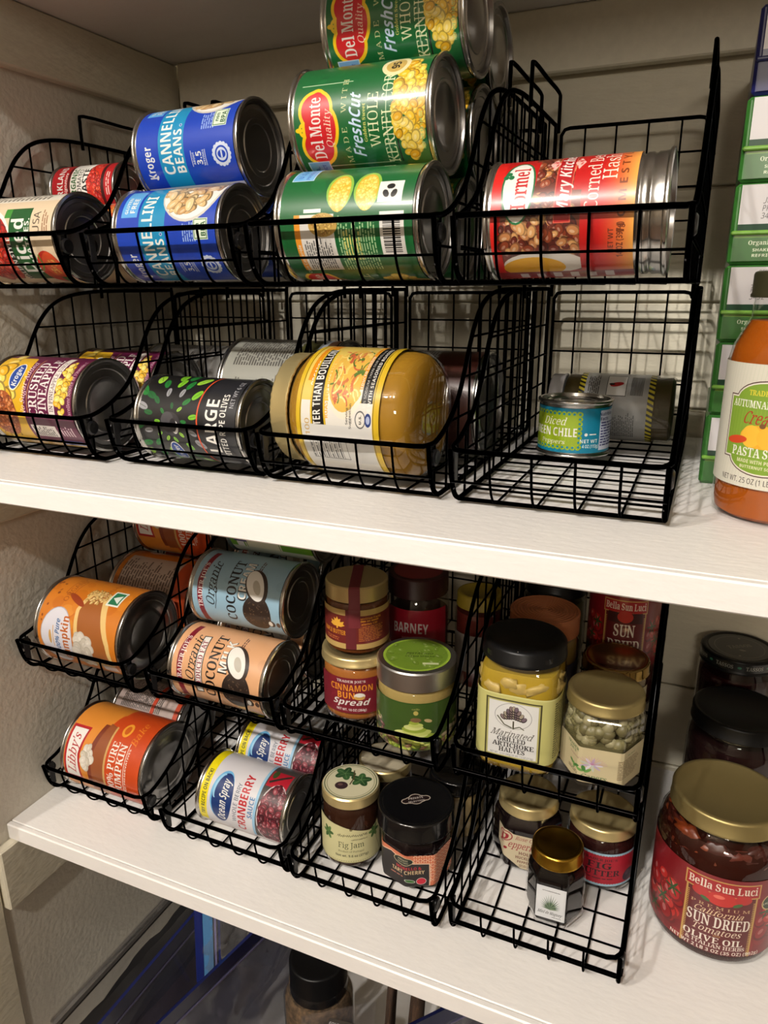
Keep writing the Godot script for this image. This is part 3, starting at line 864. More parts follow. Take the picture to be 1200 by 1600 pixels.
func art_pumpkin(a_roll := 0) -> Art:
	var a := Art.new(1100, 444, rgb(206, 120, 30))
	a.speck(0, 0, 1100, 444, 60, 10, 40, [rgb(212, 128, 36), rgb(198, 110, 24), rgb(218, 138, 44)], 3)
	a.speck(380, 0, 400, 60, 14, 4, 8, [rgb(130, 60, 20)], 5)
	a.ell(470, 110, 128, 92, rgb(176, 170, 180)); a.ell(470, 110, 124, 88, rgb(216, 214, 222))
	a.text("100% Pure", 480, 116, 24, rgb(60, 100, 150), {"w": 140, "sl": 0.2}); a.text("Pumpkin", 470, 158, 40, rgb(186, 96, 36), {"w": 190}); a.ell(470, 74, 30, 8, rgb(206, 160, 90)); a.rect(430, 90, 90, 4, rgb(206, 160, 90))
	# slice of pie
	a.poly([Vector2(370, 420), Vector2(380, 236), Vector2(600, 195), Vector2(700, 225), Vector2(690, 330), Vector2(490, 410)], rgb(226, 190, 120))
	a.poly([Vector2(390, 402), Vector2(398, 256), Vector2(600, 214), Vector2(672, 240), Vector2(650, 312), Vector2(480, 388)], rgb(160, 92, 38))
	a.strew(672, 262, 36, 60, 46, 8, 12, [rgb(226, 190, 120), rgb(206, 160, 84)], 4)
	a.strew(430, 262, 70, 50, 30, 18, 30, [rgb(216, 208, 194), rgb(202, 192, 176)], 6, 0.8, 0.92)
	a.rect(340, 340, 40, 80, rgb(206, 200, 200))
	a.ell(640, 170, 14, 60, rgb(150, 60, 24), 0.4)
	a.text("ORGANIC", 700, 110, 26, rgb(150, 70, 20), {"f": "r"}); a.text("NON-GMO", 740, 300, 22, rgb(150, 70, 20), {"f": "r"}); a.frame(660, 86, 90, 48, 3, rgb(150, 70, 20))
	a.poly([Vector2(640, 330), Vector2(720, 330), Vector2(720, 400), Vector2(640, 400)], rgb(226, 232, 220)); a.rect(648, 338, 64, 54, rgb(40, 120, 80)); a.poly([Vector2(655, 385), Vector2(680, 345), Vector2(700, 385)], rgb(226, 232, 220))
	a.rect(0, 0, 300, 444, rgb(196, 176, 160)); a.fine(20, 20, 260, 330, 20, rgb(110, 90, 80), 5)
	a.rect(0, 350, 300, 94, rgb(196, 74, 28)); a.rect(0, 0, 300, 26, rgb(206, 120, 30))
	return a

func art_flag_pumpkin() -> Art:
	var a := Art.new(1100, 444, rgb(222, 140, 50))
	a.rect(0, 225, 1100, 219, rgb(204, 74, 26)); a.ell(600, 225, 160, 28, rgb(204, 74, 26))
	for i in 40: a.rect(0, 235 + i * 5, 1100, 1, rgb(196, 66, 22))
	a.rect(430, 4, 230, 106, rgb(178, 26, 34)); a.poly([Vector2(442, 16), Vector2(648, 16), Vector2(648, 98), Vector2(545, 82), Vector2(442, 98)], WHITE)
	a.poly([Vector2(430, 110), Vector2(545, 94), Vector2(660, 110), Vector2(660, 130), Vector2(430, 130)], rgb(222, 140, 50))
	a.text("Libby's", 545, 52, 46, rgb(178, 26, 34), {"f": "s", "sl": 0.3, "w": 160})
	a.poly([Vector2(385, 150), Vector2(395, 235), Vector2(690, 225), Vector2(690, 170), Vector2(560, 140)], rgb(126, 54, 30)); a.poly([Vector2(375, 172), Vector2(385, 240), Vector2(690, 236), Vector2(700, 196), Vector2(560, 166)], rgb(150, 82, 44))
	a.poly([Vector2(375, 240), Vector2(385, 252), Vector2(690, 246), Vector2(694, 236)], rgb(206, 166, 100))
	a.strew(540, 138, 52, 26, 26, 16, 22, [rgb(226, 218, 204), rgb(206, 196, 178)], 3, 0.8, 0.9)
	a.text("100% PURE", 520, 282, 38, WHITE, {"f": "sb", "w": 230}); a.text("PUMPKIN", 525, 328, 38, WHITE, {"f": "sb", "w": 215}); a.rect(420, 356, 220, 3, WHITE); a.text("NO PRESERVATIVES", 530, 368, 9, WHITE, {"w": 180})
	a.ell(690, 300, 32, 26, rgb(236, 160, 50)); a.ell(690, 300, 20, 15, rgb(204, 96, 30)); a.text("Bake", 690, 370, 34, rgb(226, 130, 40), {"f": "s", "sl": 0.3})
	a.rect(60, 10, 260, 424, rgb(206, 186, 178)); a.fine(80, 20, 220, 330, 20, rgb(140, 100, 90), 6); a.rect(60, 270, 260, 8, rgb(214, 80, 40)); a.rect(60, 420, 260, 14, rgb(214, 80, 40))
	return a

func coconut(a: Art, x, y, s):
	a.ell(x - 40 * s, y + 4 * s, 62 * s, 50 * s, rgb(46, 34, 28)); a.strew(x - 40 * s, y + 4 * s, 58 * s, 46 * s, 70, 4, 7, [rgb(74, 52, 38), rgb(96, 72, 50), rgb(40, 28, 22)], 8, 0.4, 0.8)
	a.ell(x + 48 * s, y - 4 * s, 58 * s, 38 * s, rgb(50, 36, 30), -0.5); a.ell(x + 50 * s, y - 9 * s, 52 * s, 29 * s, WHITE, -0.5); a.ell(x + 44 * s, y - 2 * s, 24 * s, 12 * s, rgb(190, 184, 170), -0.5)

func art_coconut(cream: bool) -> Art:
	var bg := rgb(150, 186, 206) if cream else rgb(222, 168, 122)
	var a := Art.new(1024, 444, bg)
	a.speck(0, 0, 1024, 444, 40, 10, 30, [Color(bg.r * 0.97, bg.g * 0.97, bg.b * 0.97), Color(bg.r * 1.03, bg.g * 1.03, bg.b * 1.03)], 4)
	var red := rgb(128, 18, 40)
	a.poly([Vector2(330, 26), Vector2(380, 34), Vector2(560, 22), Vector2(720, 40), Vector2(720, 66), Vector2(560, 48), Vector2(390, 62), Vector2(330, 66), Vector2(345, 46)], red)
	a.text("TRADER JOE'S", 540, 42, 22, WHITE, {"f": "sb", "w": 210})
	a.text("Organic", 560, 96, 42, INK, {"f": "s", "sl": 0.35, "w": 200}); a.path([Vector2(440, 118), Vector2(480, 128), Vector2(640, 112)], 3, INK)
	if not cream:
		a.poly([Vector2(400, 128), Vector2(660, 108), Vector2(664, 146), Vector2(404, 166)], INK); a.poly([Vector2(404, 132), Vector2(656, 112), Vector2(660, 142), Vector2(408, 162)], WHITE)
		a.text("REDUCED FAT", 532, 137, 24, red, {"f": "sb", "w": 210, "an": -4.5})
	a.text("COCONUT", 540, 202, 48, INK, {"f": "sb", "w": 290}); a.text("CREAM" if cream else "MILK", 590, 258, 46, INK, {"w": 180 if cream else 150}); a.text("CREAM" if cream else "MILK", 592, 257, 40, WHITE, {"w": 172 if cream else 142})
	coconut(a, 505, 326, 1.4)
	a.ell(410, 398, 18, 18, rgb(60, 50, 40)); a.ell(410, 394, 14, 10, WHITE); a.ell(410, 432, 14, 10, rgb(80, 60, 50)); a.text("7.5 oz", 400, 345, 13, INK, {"f": "s", "sl": 0.3})
	a.fine(640, 300, 70, 20, 2, rgb(90, 60, 50), 2)
	a.rect(250, 10, 70, 424, rgb(52, 36, 32)); a.fine(258, 20, 54, 400, 5, rgb(190, 170, 150), 4)
	return a

func art_green() -> Art:
	var a := Art.new(900, 380, rgb(104, 160, 40))
	a.rect(250, 70, 420, 170, rgb(222, 224, 200)); a.frame(256, 76, 408, 158, 3, rgb(70, 110, 40)); a.rect(250, 30, 420, 34, rgb(226, 226, 230)); a.text("GREEN", 430, 120, 40, rgb(60, 110, 40), {"w": 200}); a.text("CHILES", 440, 190, 40, rgb(60, 110, 40), {"w": 200})
	a.rect(300, 20, 60, 60, rgb(80, 60, 130)); a.rect(360, 270, 70, 60, WHITE); a.fine(366, 276, 58, 50, 5, INK, 2); a.rect(210, 0, 60, 380, rgb(196, 205, 190)); a.ell(480, 290, 16, 16, rgb(190, 60, 50))
	return a

func art_cranberry() -> Art:
	var a := Art.new(1024, 444, rgb(216, 214, 218))
	a.rect(0, 0, 1024, 44, rgb(240, 222, 20)); a.text("TRY RECIPE ON BACK!", 510, 24, 20, rgb(50, 60, 40), {"w": 220})
	a.ell(515, 118, 120, 60, rgb(110, 180, 225)); a.ell(505, 124, 118, 56, rgb(22, 52, 112)); a.ell(560, 92, 60, 20, rgb(150, 205, 236), 0.2); a.ell(556, 100, 56, 18, rgb(22, 52, 112), 0.2)
	a.text("Ocean Spray", 500, 128, 42, WHITE, {"sl": 0.2, "w": 190})
	a.text("WHOLE BERRY", 505, 200, 22, rgb(70, 80, 100), {"w": 180, "f": "r"}); a.text("CRANBERRY", 510, 240, 42, rgb(190, 26, 36), {"w": 270}); a.text("SAUCE", 505, 284, 26, rgb(80, 130, 180), {"w": 95})
	a.rect(0, 300, 1024, 16, rgb(150, 196, 226))
	a.rect(0, 314, 1024, 130, rgb(72, 66, 64)); a.rect(620, 320, 90, 110, rgb(180, 30, 48)); a.path([Vector2(640, 330), Vector2(700, 420)], 12, rgb(50, 46, 40)); a.ell(690, 340, 26, 14, rgb(60, 80, 40))
	a.ell(490, 392, 150, 74, rgb(214, 205, 205)); a.ell(490, 394, 144, 70, rgb(90, 24, 36)); a.strew(490, 396, 138, 62, 150, 13, 19, [rgb(120, 32, 48), rgb(96, 24, 40), rgb(150, 60, 72), rgb(74, 18, 30)], 9, 0.8, 0.55)
	a.text("NET WT 14 OZ", 590, 420, 9, rgb(200, 190, 190))
	a.rect(300, 0, 60, 444, rgb(216, 206, 208))
	return a

func art_paper(bg: Color, bands: Array, sd: int) -> Art:
	# the back of a label: ingredients and directions in small print
	var a := Art.new(640, 300, bg)
	a.fine(130, 24, 120, 200, 24, Color(0.3, 0.29, 0.27), sd); a.fine(260, 24, 120, 200, 24, Color(0.3, 0.29, 0.27), sd + 1); a.fine(390, 24, 120, 200, 24, Color(0.3, 0.29, 0.27), sd + 2)
	for b in bands: a.rect(0, b[0], 640, b[1], b[2])
	return a

func art_cinnamon() -> Art:
	var a := Art.new(520, 300, rgb(122, 24, 40))
	a.text("TRADER JOE'S", 260, 28, 20, WHITE, {"f": "sb", "w": 200}); a.text("CINNAMON", 260, 84, 52, rgb(230, 150, 40), {"w": 300}); a.text("BUN", 225, 148, 52, rgb(230, 150, 40), {"w": 120})
	a.ell(320, 150, 38, 26, rgb(226, 214, 196)); a.ell(320, 166, 36, 18, rgb(206, 160, 80)); a.ell(320, 144, 30, 16, WHITE)
	a.text("Spread", 260, 206, 50, WHITE, {"sl": 0.35, "w": 250}); a.text("NET WT. 10 OZ (284g)", 260, 270, 20, WHITE, {"w": 210})
	return a

func art_maple() -> Art:
	var a := Art.new(900, 300, rgb(112, 34, 30))
	a.rect(0, 0, 900, 44, rgb(196, 164, 98)); a.rect(0, 258, 900, 42, rgb(196, 164, 98))
	var g := rgb(222, 150, 40)
	var leaf = []
	for p in [[0, -50], [10, -28], [28, -36], [24, -10], [54, -18], [46, 2], [60, 12], [30, 26], [6, 24], [6, 40], [-6, 40], [-6, 24], [-30, 26], [-60, 12], [-46, 2], [-54, -18], [-24, -10], [-28, -36], [-10, -28]]: leaf.append(Vector2(365 + p[0], 110 + p[1]))
	a.poly(leaf, rgb(236, 176, 60))
	a.text("MAPLE BUTTER", 330, 178, 34, g, {"w": 200}); a.fine(260, 214, 130, 30, 2, rgb(190, 110, 60), 2)
	a.rect(430, 0, 74, 300, rgb(104, 34, 40))
	a.text("Nutrition Facts", 600, 66, 17, g); a.text("Calories 130", 590, 108, 16, g); a.fine(520, 124, 190, 124, 9, rgb(186, 112, 50), 4); a.fine(520, 78, 170, 18, 1, g, 5)
	return a

func art_pistachio() -> Art:
	var a := Art.new(700, 300, rgb(58, 86, 30))
	a.rect(0, 0, 700, 6, rgb(40, 76, 22)); a.text("caffe", 350, 36, 10, rgb(206, 190, 110), {"f": "s"})
	a.ell(350, 60, 10, 14, rgb(186, 170, 90))
	for i in 8: a.ell(345 + sin(i * 2.4) * 10 * (8 - i) / 4.0, 226 - i * 15, 90 - i * 10, 30 - i * 2.5, [rgb(196, 206, 110), rgb(150, 170, 60), rgb(214, 220, 140)][i % 3])
	a.ell(350, 104, 22, 14, rgb(120, 90, 60)); a.ell(400, 110, 18, 10, rgb(196, 170, 120), 0.5)
	a.strew(350, 270, 330, 34, 110, 16, 26, [rgb(176, 196, 70), rgb(206, 214, 110), rgb(130, 160, 50), rgb(150, 110, 80)], 6, 0.6)
	a.strew(140, 200, 80, 60, 16, 16, 26, [rgb(196, 176, 140), rgb(150, 170, 70), rgb(110, 70, 60)], 7, 0.6); a.strew(560, 220, 80, 60, 16, 16, 26, [rgb(196, 176, 140), rgb(150, 170, 70), rgb(206, 196, 170)], 9, 0.6)
	return a

func art_pist_lid() -> Art:
	var a := Art.new(256, 256, rgb(150, 180, 60))
	a.ell(128, 128, 118, 118, rgb(112, 142, 44)); a.strew(128, 128, 110, 110, 30, 8, 20, [rgb(120, 150, 52), rgb(106, 134, 40)], 4, 0.6, 0.95)
	a.text("PISTACHIO", 140, 120, 14, rgb(60, 80, 20), {"sl": 0.2}); a.text("CREAM SPREAD", 140, 142, 11, rgb(60, 80, 20)); a.rect(150, 190, 60, 14, rgb(206, 214, 160))
	return a

func art_almond() -> Art:
	var a := Art.new(620, 300, rgb(168, 18, 44))
	a.text("BARNEY", 320, 110, 62, rgb(230, 224, 220), {"w": 270, "arc": 10}); a.text("- BUTTER -", 320, 180, 30, rgb(226, 190, 190), {"f": "sb", "w": 170, "arc": 8})
	a.ell(320, 270, 60, 50, rgb(90, 40, 30)); a.text("ALMOND", 320, 245, 18, WHITE)
	return a

func art_fig() -> Art:
	var bg := rgb(206, 200, 150)
	var a := Art.new(640, 300, bg)
	for i in 40:
		a.rect(12 + i * 15.6, 10, 9, 3, rgb(80, 80, 50)); a.rect(12 + i * 15.6, 286, 9, 3, rgb(80, 80, 50))
	a.rect(0, 0, 640, 4, rgb(150, 140, 90)); a.rect(0, 296, 640, 4, rgb(150, 140, 90))
	a.ell(330, 46, 10, 10, rgb(120, 110, 70)); scrawl(a, 240, 96, 200, 26, rgb(70, 66, 40), 3); scrawl(a, 330, 126, 110, 14, rgb(70, 66, 40), 5)
	a.text("Fig Jam", 330, 164, 40, rgb(60, 66, 34), {"f": "s", "w": 170}); a.text("Product of Portugal", 330, 212, 14, rgb(80, 80, 50), {"f": "s", "w": 170}); a.text("Net wt. 9.6 oz (271g)", 335, 246, 17, rgb(60, 60, 40), {"w": 220})
	for s in [-1, 1]:
		for i in 6: a.ell(330 + s * 165 + cos(i * 1.05) * 22, 100 + sin(i * 1.05) * 26, 24, 12, [rgb(60, 96, 44), rgb(86, 120, 60)][i % 2], i * 1.05)
	a.path([Vector2(545, 4), Vector2(500, 80), Vector2(520, 180), Vector2(560, 296)], 3, rgb(120, 110, 70)); a.rect(575, 0, 65, 300, rgb(186, 176, 130)); a.fine(582, 30, 50, 240, 12, rgb(90, 80, 60), 3)
	return a

func fig_leaves(a: Art, x, y, s):
	for k in 2:
		var cx = x - 34 * s if k == 0 else x + 36 * s; var cy = y - 26 * s if k == 0 else y + 6 * s
		for i in 5: a.ell(cx + cos(i * 1.256 + k) * 20 * s, cy + sin(i * 1.256 + k) * 18 * s, 24 * s, 15 * s, [rgb(40, 74, 38), rgb(58, 98, 52)][i % 2], i * 1.256 + k)
		a.ell(cx, cy, 18 * s, 16 * s, rgb(48, 86, 44))
		for i in 5: a.line(cx, cy, cx + cos(i * 1.256 + k) * 36 * s, cy + sin(i * 1.256 + k) * 33 * s, 2 * s, rgb(120, 146, 96))
	a.path([Vector2(x, y - 50 * s), Vector2(x + 6 * s, y), Vector2(x - 4 * s, y + 40 * s)], 5 * s, rgb(80, 66, 40))

func art_fig_lid() -> Art:
	var a := Art.new(256, 256, rgb(206, 200, 164))
	a.ell(128, 128, 122, 122, rgb(60, 70, 40)); a.ell(128, 128, 118, 118, rgb(206, 200, 164)); a.ell(128, 128, 110, 110, rgb(110, 110, 80)); a.ell(128, 128, 108, 108, rgb(212, 206, 172))
	fig_leaves(a, 132, 104, 1.15); a.ell(90, 160, 30, 26, rgb(60, 40, 44)); a.ell(84, 154, 12, 9, rgb(104, 76, 72))
	return a

func art_cherry() -> Art:
	var a := Art.new(700, 300, rgb(216, 120, 84))
	var c2 := rgb(246, 214, 180)
	for i in 12:
		for j in 6:
			var x = 300 + i * 34.0 + (17.0 if j % 2 else 0.0); var y = 20.0 + j * 44
			a.ell(x, y, 9, 9, rgb(186, 66, 44))
			for k in 6: a.ell(x + cos(k * 1.047) * 13, y + sin(k * 1.047) * 13, 8, 3.0, c2, k * 1.047)
	a.rect(0, 0, 300, 40, rgb(210, 120, 86))
	a.poly([Vector2(0, 300), Vector2(0, 50), Vector2(130, 30), Vector2(300, 84), Vector2(420, 92), Vector2(424, 300)], rgb(236, 200, 170)); a.poly([Vector2(0, 300), Vector2(0, 58), Vector2(130, 38), Vector2(300, 92), Vector2(412, 100), Vector2(416, 300)], rgb(44, 40, 40))
	a.ell(230, 72, 74, 36, rgb(206, 190, 150)); a.ell(230, 72, 69, 31, rgb(30, 40, 30)); a.text("PRIVATE", 230, 64, 14, rgb(190, 180, 150)); a.text("SELECTION", 230, 84, 11, rgb(190, 180, 150))
	a.text("MORELLO &", 270, 132, 24, rgb(206, 50, 60), {"w": 180}); a.text("TART CHERRY", 262, 168, 32, rgb(226, 196, 150), {"w": 240}); a.fine(130, 200, 120, 18, 1, rgb(190, 120, 100), 3)
	a.ell(360, 250, 36, 34, WHITE); a.ell(360, 250, 33, 31, rgb(206, 36, 60)); a.ell(280, 246, 38, 16, WHITE, 0.3); a.ell(280, 246, 34, 13, rgb(70, 120, 60), 0.3)
	a.text("NET WT", 560, 200, 15, INK); a.text("12.5 OZ", 560, 224, 15, INK); a.text("(354g)", 560, 248, 14, INK)
	return a

func art_cherry_lid() -> Art:
	var a := Art.new(256, 256, rgb(14, 14, 16))
	for e in 2:
		var c = rgb(190, 176, 160) if e == 0 else rgb(40, 28, 28); var g = 4.0 if e == 0 else 0.0
		a.ell(128, 122, 46 + g, 18 + g, c, -0.15); a.ell(128, 120, 26 + g, 26 + g, c, -0.15); a.ell(88, 130, 14 + g, 11 + g, c); a.ell(168, 116, 14 + g, 11 + g, c)
	a.text("PRIVATE", 128, 114, 11, rgb(200, 190, 180), {"an": -8.0}); a.text("SELECTION", 130, 132, 9, rgb(200, 190, 180), {"an": -8.0})
	return a

func art_artichoke() -> Art:
	var a := Art.new(860, 420, rgb(200, 196, 122))
	a.rect(0, 0, 860, 8, rgb(222, 220, 150))
	a.rect(230, 30, 300, 378, rgb(70, 66, 40)); a.rect(238, 38, 284, 362, rgb(186, 180, 110)); a.rect(246, 46, 268, 346, rgb(226, 226, 222))
	a.ell(380, 130, 104, 82, rgb(150, 150, 150)); a.ell(380, 130, 101, 79, rgb(226, 226, 222))
	for ring in 4:
		for i in 9 - ring * 2:
			var n = 9 - ring * 2; var f = (i - (n - 1) * 0.5)
			a.ell(382 + f * 15, 130 - ring * 15 + abs(f) * 3, 13, 20, rgb(50, 42, 40), f * 0.18); a.ell(382 + f * 15, 127 - ring * 15 + abs(f) * 3, 10, 16, [rgb(140, 120, 118), rgb(170, 160, 140), rgb(116, 100, 110)][(i + ring) % 3], f * 0.18)
	a.rect(378, 160, 9, 52, rgb(80, 76, 56)); a.path([Vector2(290, 140), Vector2(330, 190), Vector2(375, 205)], 7, rgb(90, 90, 70)); a.path([Vector2(386, 205), Vector2(420, 190), Vector2(445, 205)], 6, rgb(90, 90, 70))
	a.text("Marinated", 380, 246, 40, rgb(90, 86, 80), {"f": "s", "sl": 0.45, "w": 230}); a.text("GRILLED", 375, 284, 28, INK, {"f": "sb", "w": 160}); a.text("ARTICHOKE", 385, 318, 30, INK, {"f": "sb", "w": 230}); a.text("HALVES", 380, 352, 30, INK, {"f": "sb", "w": 150}); a.text("NET WT. 12 OZ (340g) DR. WT. 7.5 OZ (213g)", 380, 382, 12, rgb(110, 110, 110), {"w": 240, "f": "r"})
	a.fine(600, 30, 220, 370, 24, rgb(80, 80, 40), 4)
	return a

func art_capers() -> Art:
	var a := Art.new(760, 300, rgb(206, 192, 152))
	a.text("TRADER", 190, 36, 22, rgb(40, 96, 50), {"f": "sb"}); a.text("JOE'S", 190, 66, 20, rgb(40, 96, 50), {"f": "sb"}); a.text("Nonpareil", 210, 104, 14, rgb(140, 90, 100), {"f": "s", "sl": 0.3})
	for i in 9: a.ell(330 + cos(i * 0.7) * 34, 140 + sin(i * 0.7) * 24, 36, 8, [rgb(222, 216, 226), rgb(190, 170, 196), rgb(200, 205, 190)][i % 3], i * 0.7)
	for i in 12: a.line(330, 140, 330 + cos(-0.2 - i * 0.2) * 96, 140 + sin(-0.2 - i * 0.2) * 70, 2, rgb(200, 130, 170))
	for i in 6: a.ell(190 + i * 24, 180 + (i % 2) * 16, 26, 11, [rgb(70, 130, 60), rgb(110, 160, 80)][i % 2], 0.5 + i)
	a.text("Capers", 350, 246, 38, rgb(40, 96, 50), {"f": "s", "sl": 0.25, "w": 150}); a.fine(150, 222, 120, 30, 2, rgb(110, 100, 70), 3)
	a.text("The flavor", 590, 46, 12, rgb(60, 110, 60), {"f": "s"}); a.fine(480, 70, 200, 170, 12, rgb(130, 110, 80), 5)
	return a

func art_maguey() -> Art:
	var a := Art.new(280, 340, rgb(226, 228, 230))
	scrawl(a, 52, 46, 176, 12, INK, 4)
	for i in 17:
		var an = -PI / 2 + (i - 8) * 0.19; var l = 158 - abs(i - 8) * 8
		var b = Vector2(140, 232); var e = b + Vector2(cos(an), sin(an)) * l
		var d = (e - b).normalized().orthogonal() * 10
		a.poly([b + d, e, b - d], [rgb(86, 110, 84), rgb(120, 140, 110), rgb(66, 90, 66)][i % 3])
	a.text("Miel de Maguey", 140, 276, 30, INK, {"f": "s", "sl": 0.4, "w": 236}); scrawl(a, 160, 316, 90, 10, INK, 6)
	return a

func art_pepper() -> Art:
	var a := Art.new(560, 340, rgb(206, 192, 160))
	for i in 30: a.rect(20 + i * 18, 18, 10, 3, rgb(120, 80, 60))
	var red := rgb(150, 24, 40)
	a.text("P", 90, 80, 92, red, {"f": "s", "sl": 0.2}); a.ell(100, 60, 60, 46, red); a.ell(100, 60, 52, 38, rgb(206, 192, 160)); a.text("P", 90, 84, 92, red, {"f": "sb", "sl": 0.2})
	a.text("Rose City", 280, 62, 34, rgb(150, 60, 60), {"f": "s", "sl": 0.35, "w": 190}); a.text("epperheads", 300, 128, 58, red, {"sl": 0.3, "w": 330, "f": "s"})
	a.ell(110, 170, 14, 12, red); a.text("HOLLER'S", 310, 196, 28, rgb(110, 60, 50), {"w": 190}); a.text("HUCKLEBERRY", 300, 236, 26, rgb(110, 60, 50), {"w": 220}); a.text("PEPPER JELLY", 300, 276, 22, rgb(110, 60, 50), {"w": 190}); a.fine(220, 300, 160, 26, 2, rgb(140, 110, 90), 3)
	return a

func art_figbutter() -> Art:
	var a := Art.new(620, 300, rgb(176, 22, 44))
	a.rect(0, 0, 620, 16, rgb(160, 196, 214)); a.rect(0, 284, 620, 16, rgb(160, 196, 214))
	for i in 40:
		a.ell(8 + i * 16, 17, 7, 5, rgb(160, 196, 214)); a.ell(8 + i * 16, 283, 7, 5, rgb(160, 196, 214))
	a.text("TRADER JOE'S", 300, 58, 22, rgb(70, 14, 24), {"f": "sb", "w": 200}); a.text("FIG", 300, 112, 56, rgb(40, 16, 20), {"f": "sb", "w": 140}); a.text("BUTTER", 300, 182, 52, rgb(40, 16, 20), {"f": "sb", "w": 240}); a.fine(200, 226, 200, 16, 1, rgb(80, 16, 26), 2)
	a.ell(490, 220, 44, 56, rgb(60, 40, 56), 0.3); a.ell(478, 200, 16, 24, rgb(96, 70, 86), 0.3)
	return a

func art_sundried(big: bool) -> Art:
	var red := rgb(132, 20, 28)
	var a := Art.new(1024, 420, red)
	a.speck(0, 120, 1024, 300, 60, 20, 50, [rgb(120, 18, 24), rgb(144, 26, 30)], 3)
	for s in [-1, 1]:
		a.strew(512 + s * 250, 250, 90, 110, 26, 30, 46, [rgb(176, 30, 30), rgb(196, 44, 38), rgb(150, 22, 26)], 5 + s, 0.85, 0.7)
		for k in 3:
			var cx = 512 + s * (200 + k * 50); var cy = 180 + k * 90
			for i in 6: a.ell(cx + cos(i * 1.05) * 20, cy + sin(i * 1.05) * 20, 24, 5, rgb(44, 84, 40), i * 1.05)
	var gold := rgb(196, 156, 84)
	a.rect(372, 34, 280, 386, gold); a.rect(380, 42, 264, 378, rgb(96, 16, 22))
	for i in 30:
		a.rect(380, 120 + i * 10, 8, 5, gold); a.rect(636, 120 + i * 10, 8, 5, gold)
	a.rect(364, 20, 296, 76, gold); a.rect(370, 26, 284, 64, rgb(166, 24, 30)); a.text("Bella Sun Luci", 512, 56, 40, rgb(236, 226, 206), {"f": "sb", "w": 270})
	a.ell(512, 116, 62, 36, rgb(196, 36, 28)); a.ell(430, 104, 34, 24, rgb(186, 32, 28)); a.ell(594, 104, 34, 24, rgb(186, 32, 28)); a.ell(500, 104, 22, 10, rgb(230, 110, 90))
	a.ell(450, 134, 20, 9, rgb(60, 100, 44), 0.4); a.ell(574, 134, 20, 9, rgb(60, 100, 44), -0.4)
	if big:
		a.text("P R E M I U M", 512, 166, 15, rgb(206, 180, 130), {"f": "s", "w": 230}); a.text("California", 512, 196, 30, rgb(236, 214, 170), {"f": "s", "sl": 0.4, "w": 190})
		a.text("SUN DRIED", 512, 246, 58, rgb(236, 230, 215), {"f": "sb", "w": 248}); a.text("Tomatoes", 512, 296, 34, rgb(236, 224, 196), {"f": "s", "sl": 0.3, "w": 190}); a.text("WITH", 512, 320, 8, gold)
		a.text("OLIVE OIL", 500, 346, 34, rgb(236, 230, 215), {"f": "sb", "w": 235}); a.text("& ITALIAN HERBS", 512, 378, 20, rgb(236, 230, 215), {"f": "sb", "w": 235}); a.text("NET WT 2 LB 3 OZ (35 OZ) (992g)", 512, 406, 18, rgb(236, 230, 215), {"w": 370})
		a.ell(720, 130, 46, 44, rgb(206, 180, 120)); a.ell(720, 130, 40, 38, rgb(40, 60, 36)); a.text("LYCOPENE", 720, 134, 11, rgb(236, 226, 206))
	else:
		a.rect(396, 92, 232, 60, rgb(60, 14, 18)); a.ell(512, 116, 52, 34, rgb(186, 44, 34))
		a.text("SUN", 512, 196, 72, rgb(226, 220, 206), {"f": "sb", "w": 140}); a.text("DRIED", 512, 284, 62, rgb(226, 220, 206), {"f": "sb", "w": 216}); a.text("TOMATOES", 512, 350, 34, rgb(226, 220, 206), {"f": "sb", "w": 216})
	return a

func art_olive_lid() -> Art:
	var a := Art.new(256, 256, rgb(24, 24, 22))
	a.ell(128, 128, 104, 104, rgb(90, 88, 80)); a.ell(128, 128, 100, 100, rgb(28, 28, 25))
	a.text("TASSOS", 128, 120, 26, rgb(120, 116, 104), {"f": "sb", "w": 110, "an": -30.0}); a.ell(140, 158, 14, 7, rgb(120, 116, 104)); a.ell(128, 40, 6, 4, rgb(140, 136, 120)); a.ell(128, 216, 6, 4, rgb(140, 136, 120))
	return a

func art_olive_band() -> Art:
	var a := Art.new(1024, 48, rgb(16, 20, 18))
	for i in 8:
		a.text("TASSOS", 64 + i * 128, 24, 22, rgb(170, 170, 160), {"f": "sb", "w": 76}); a.ell(i * 128, 24, 9, 7, rgb(60, 130, 100))
	return a

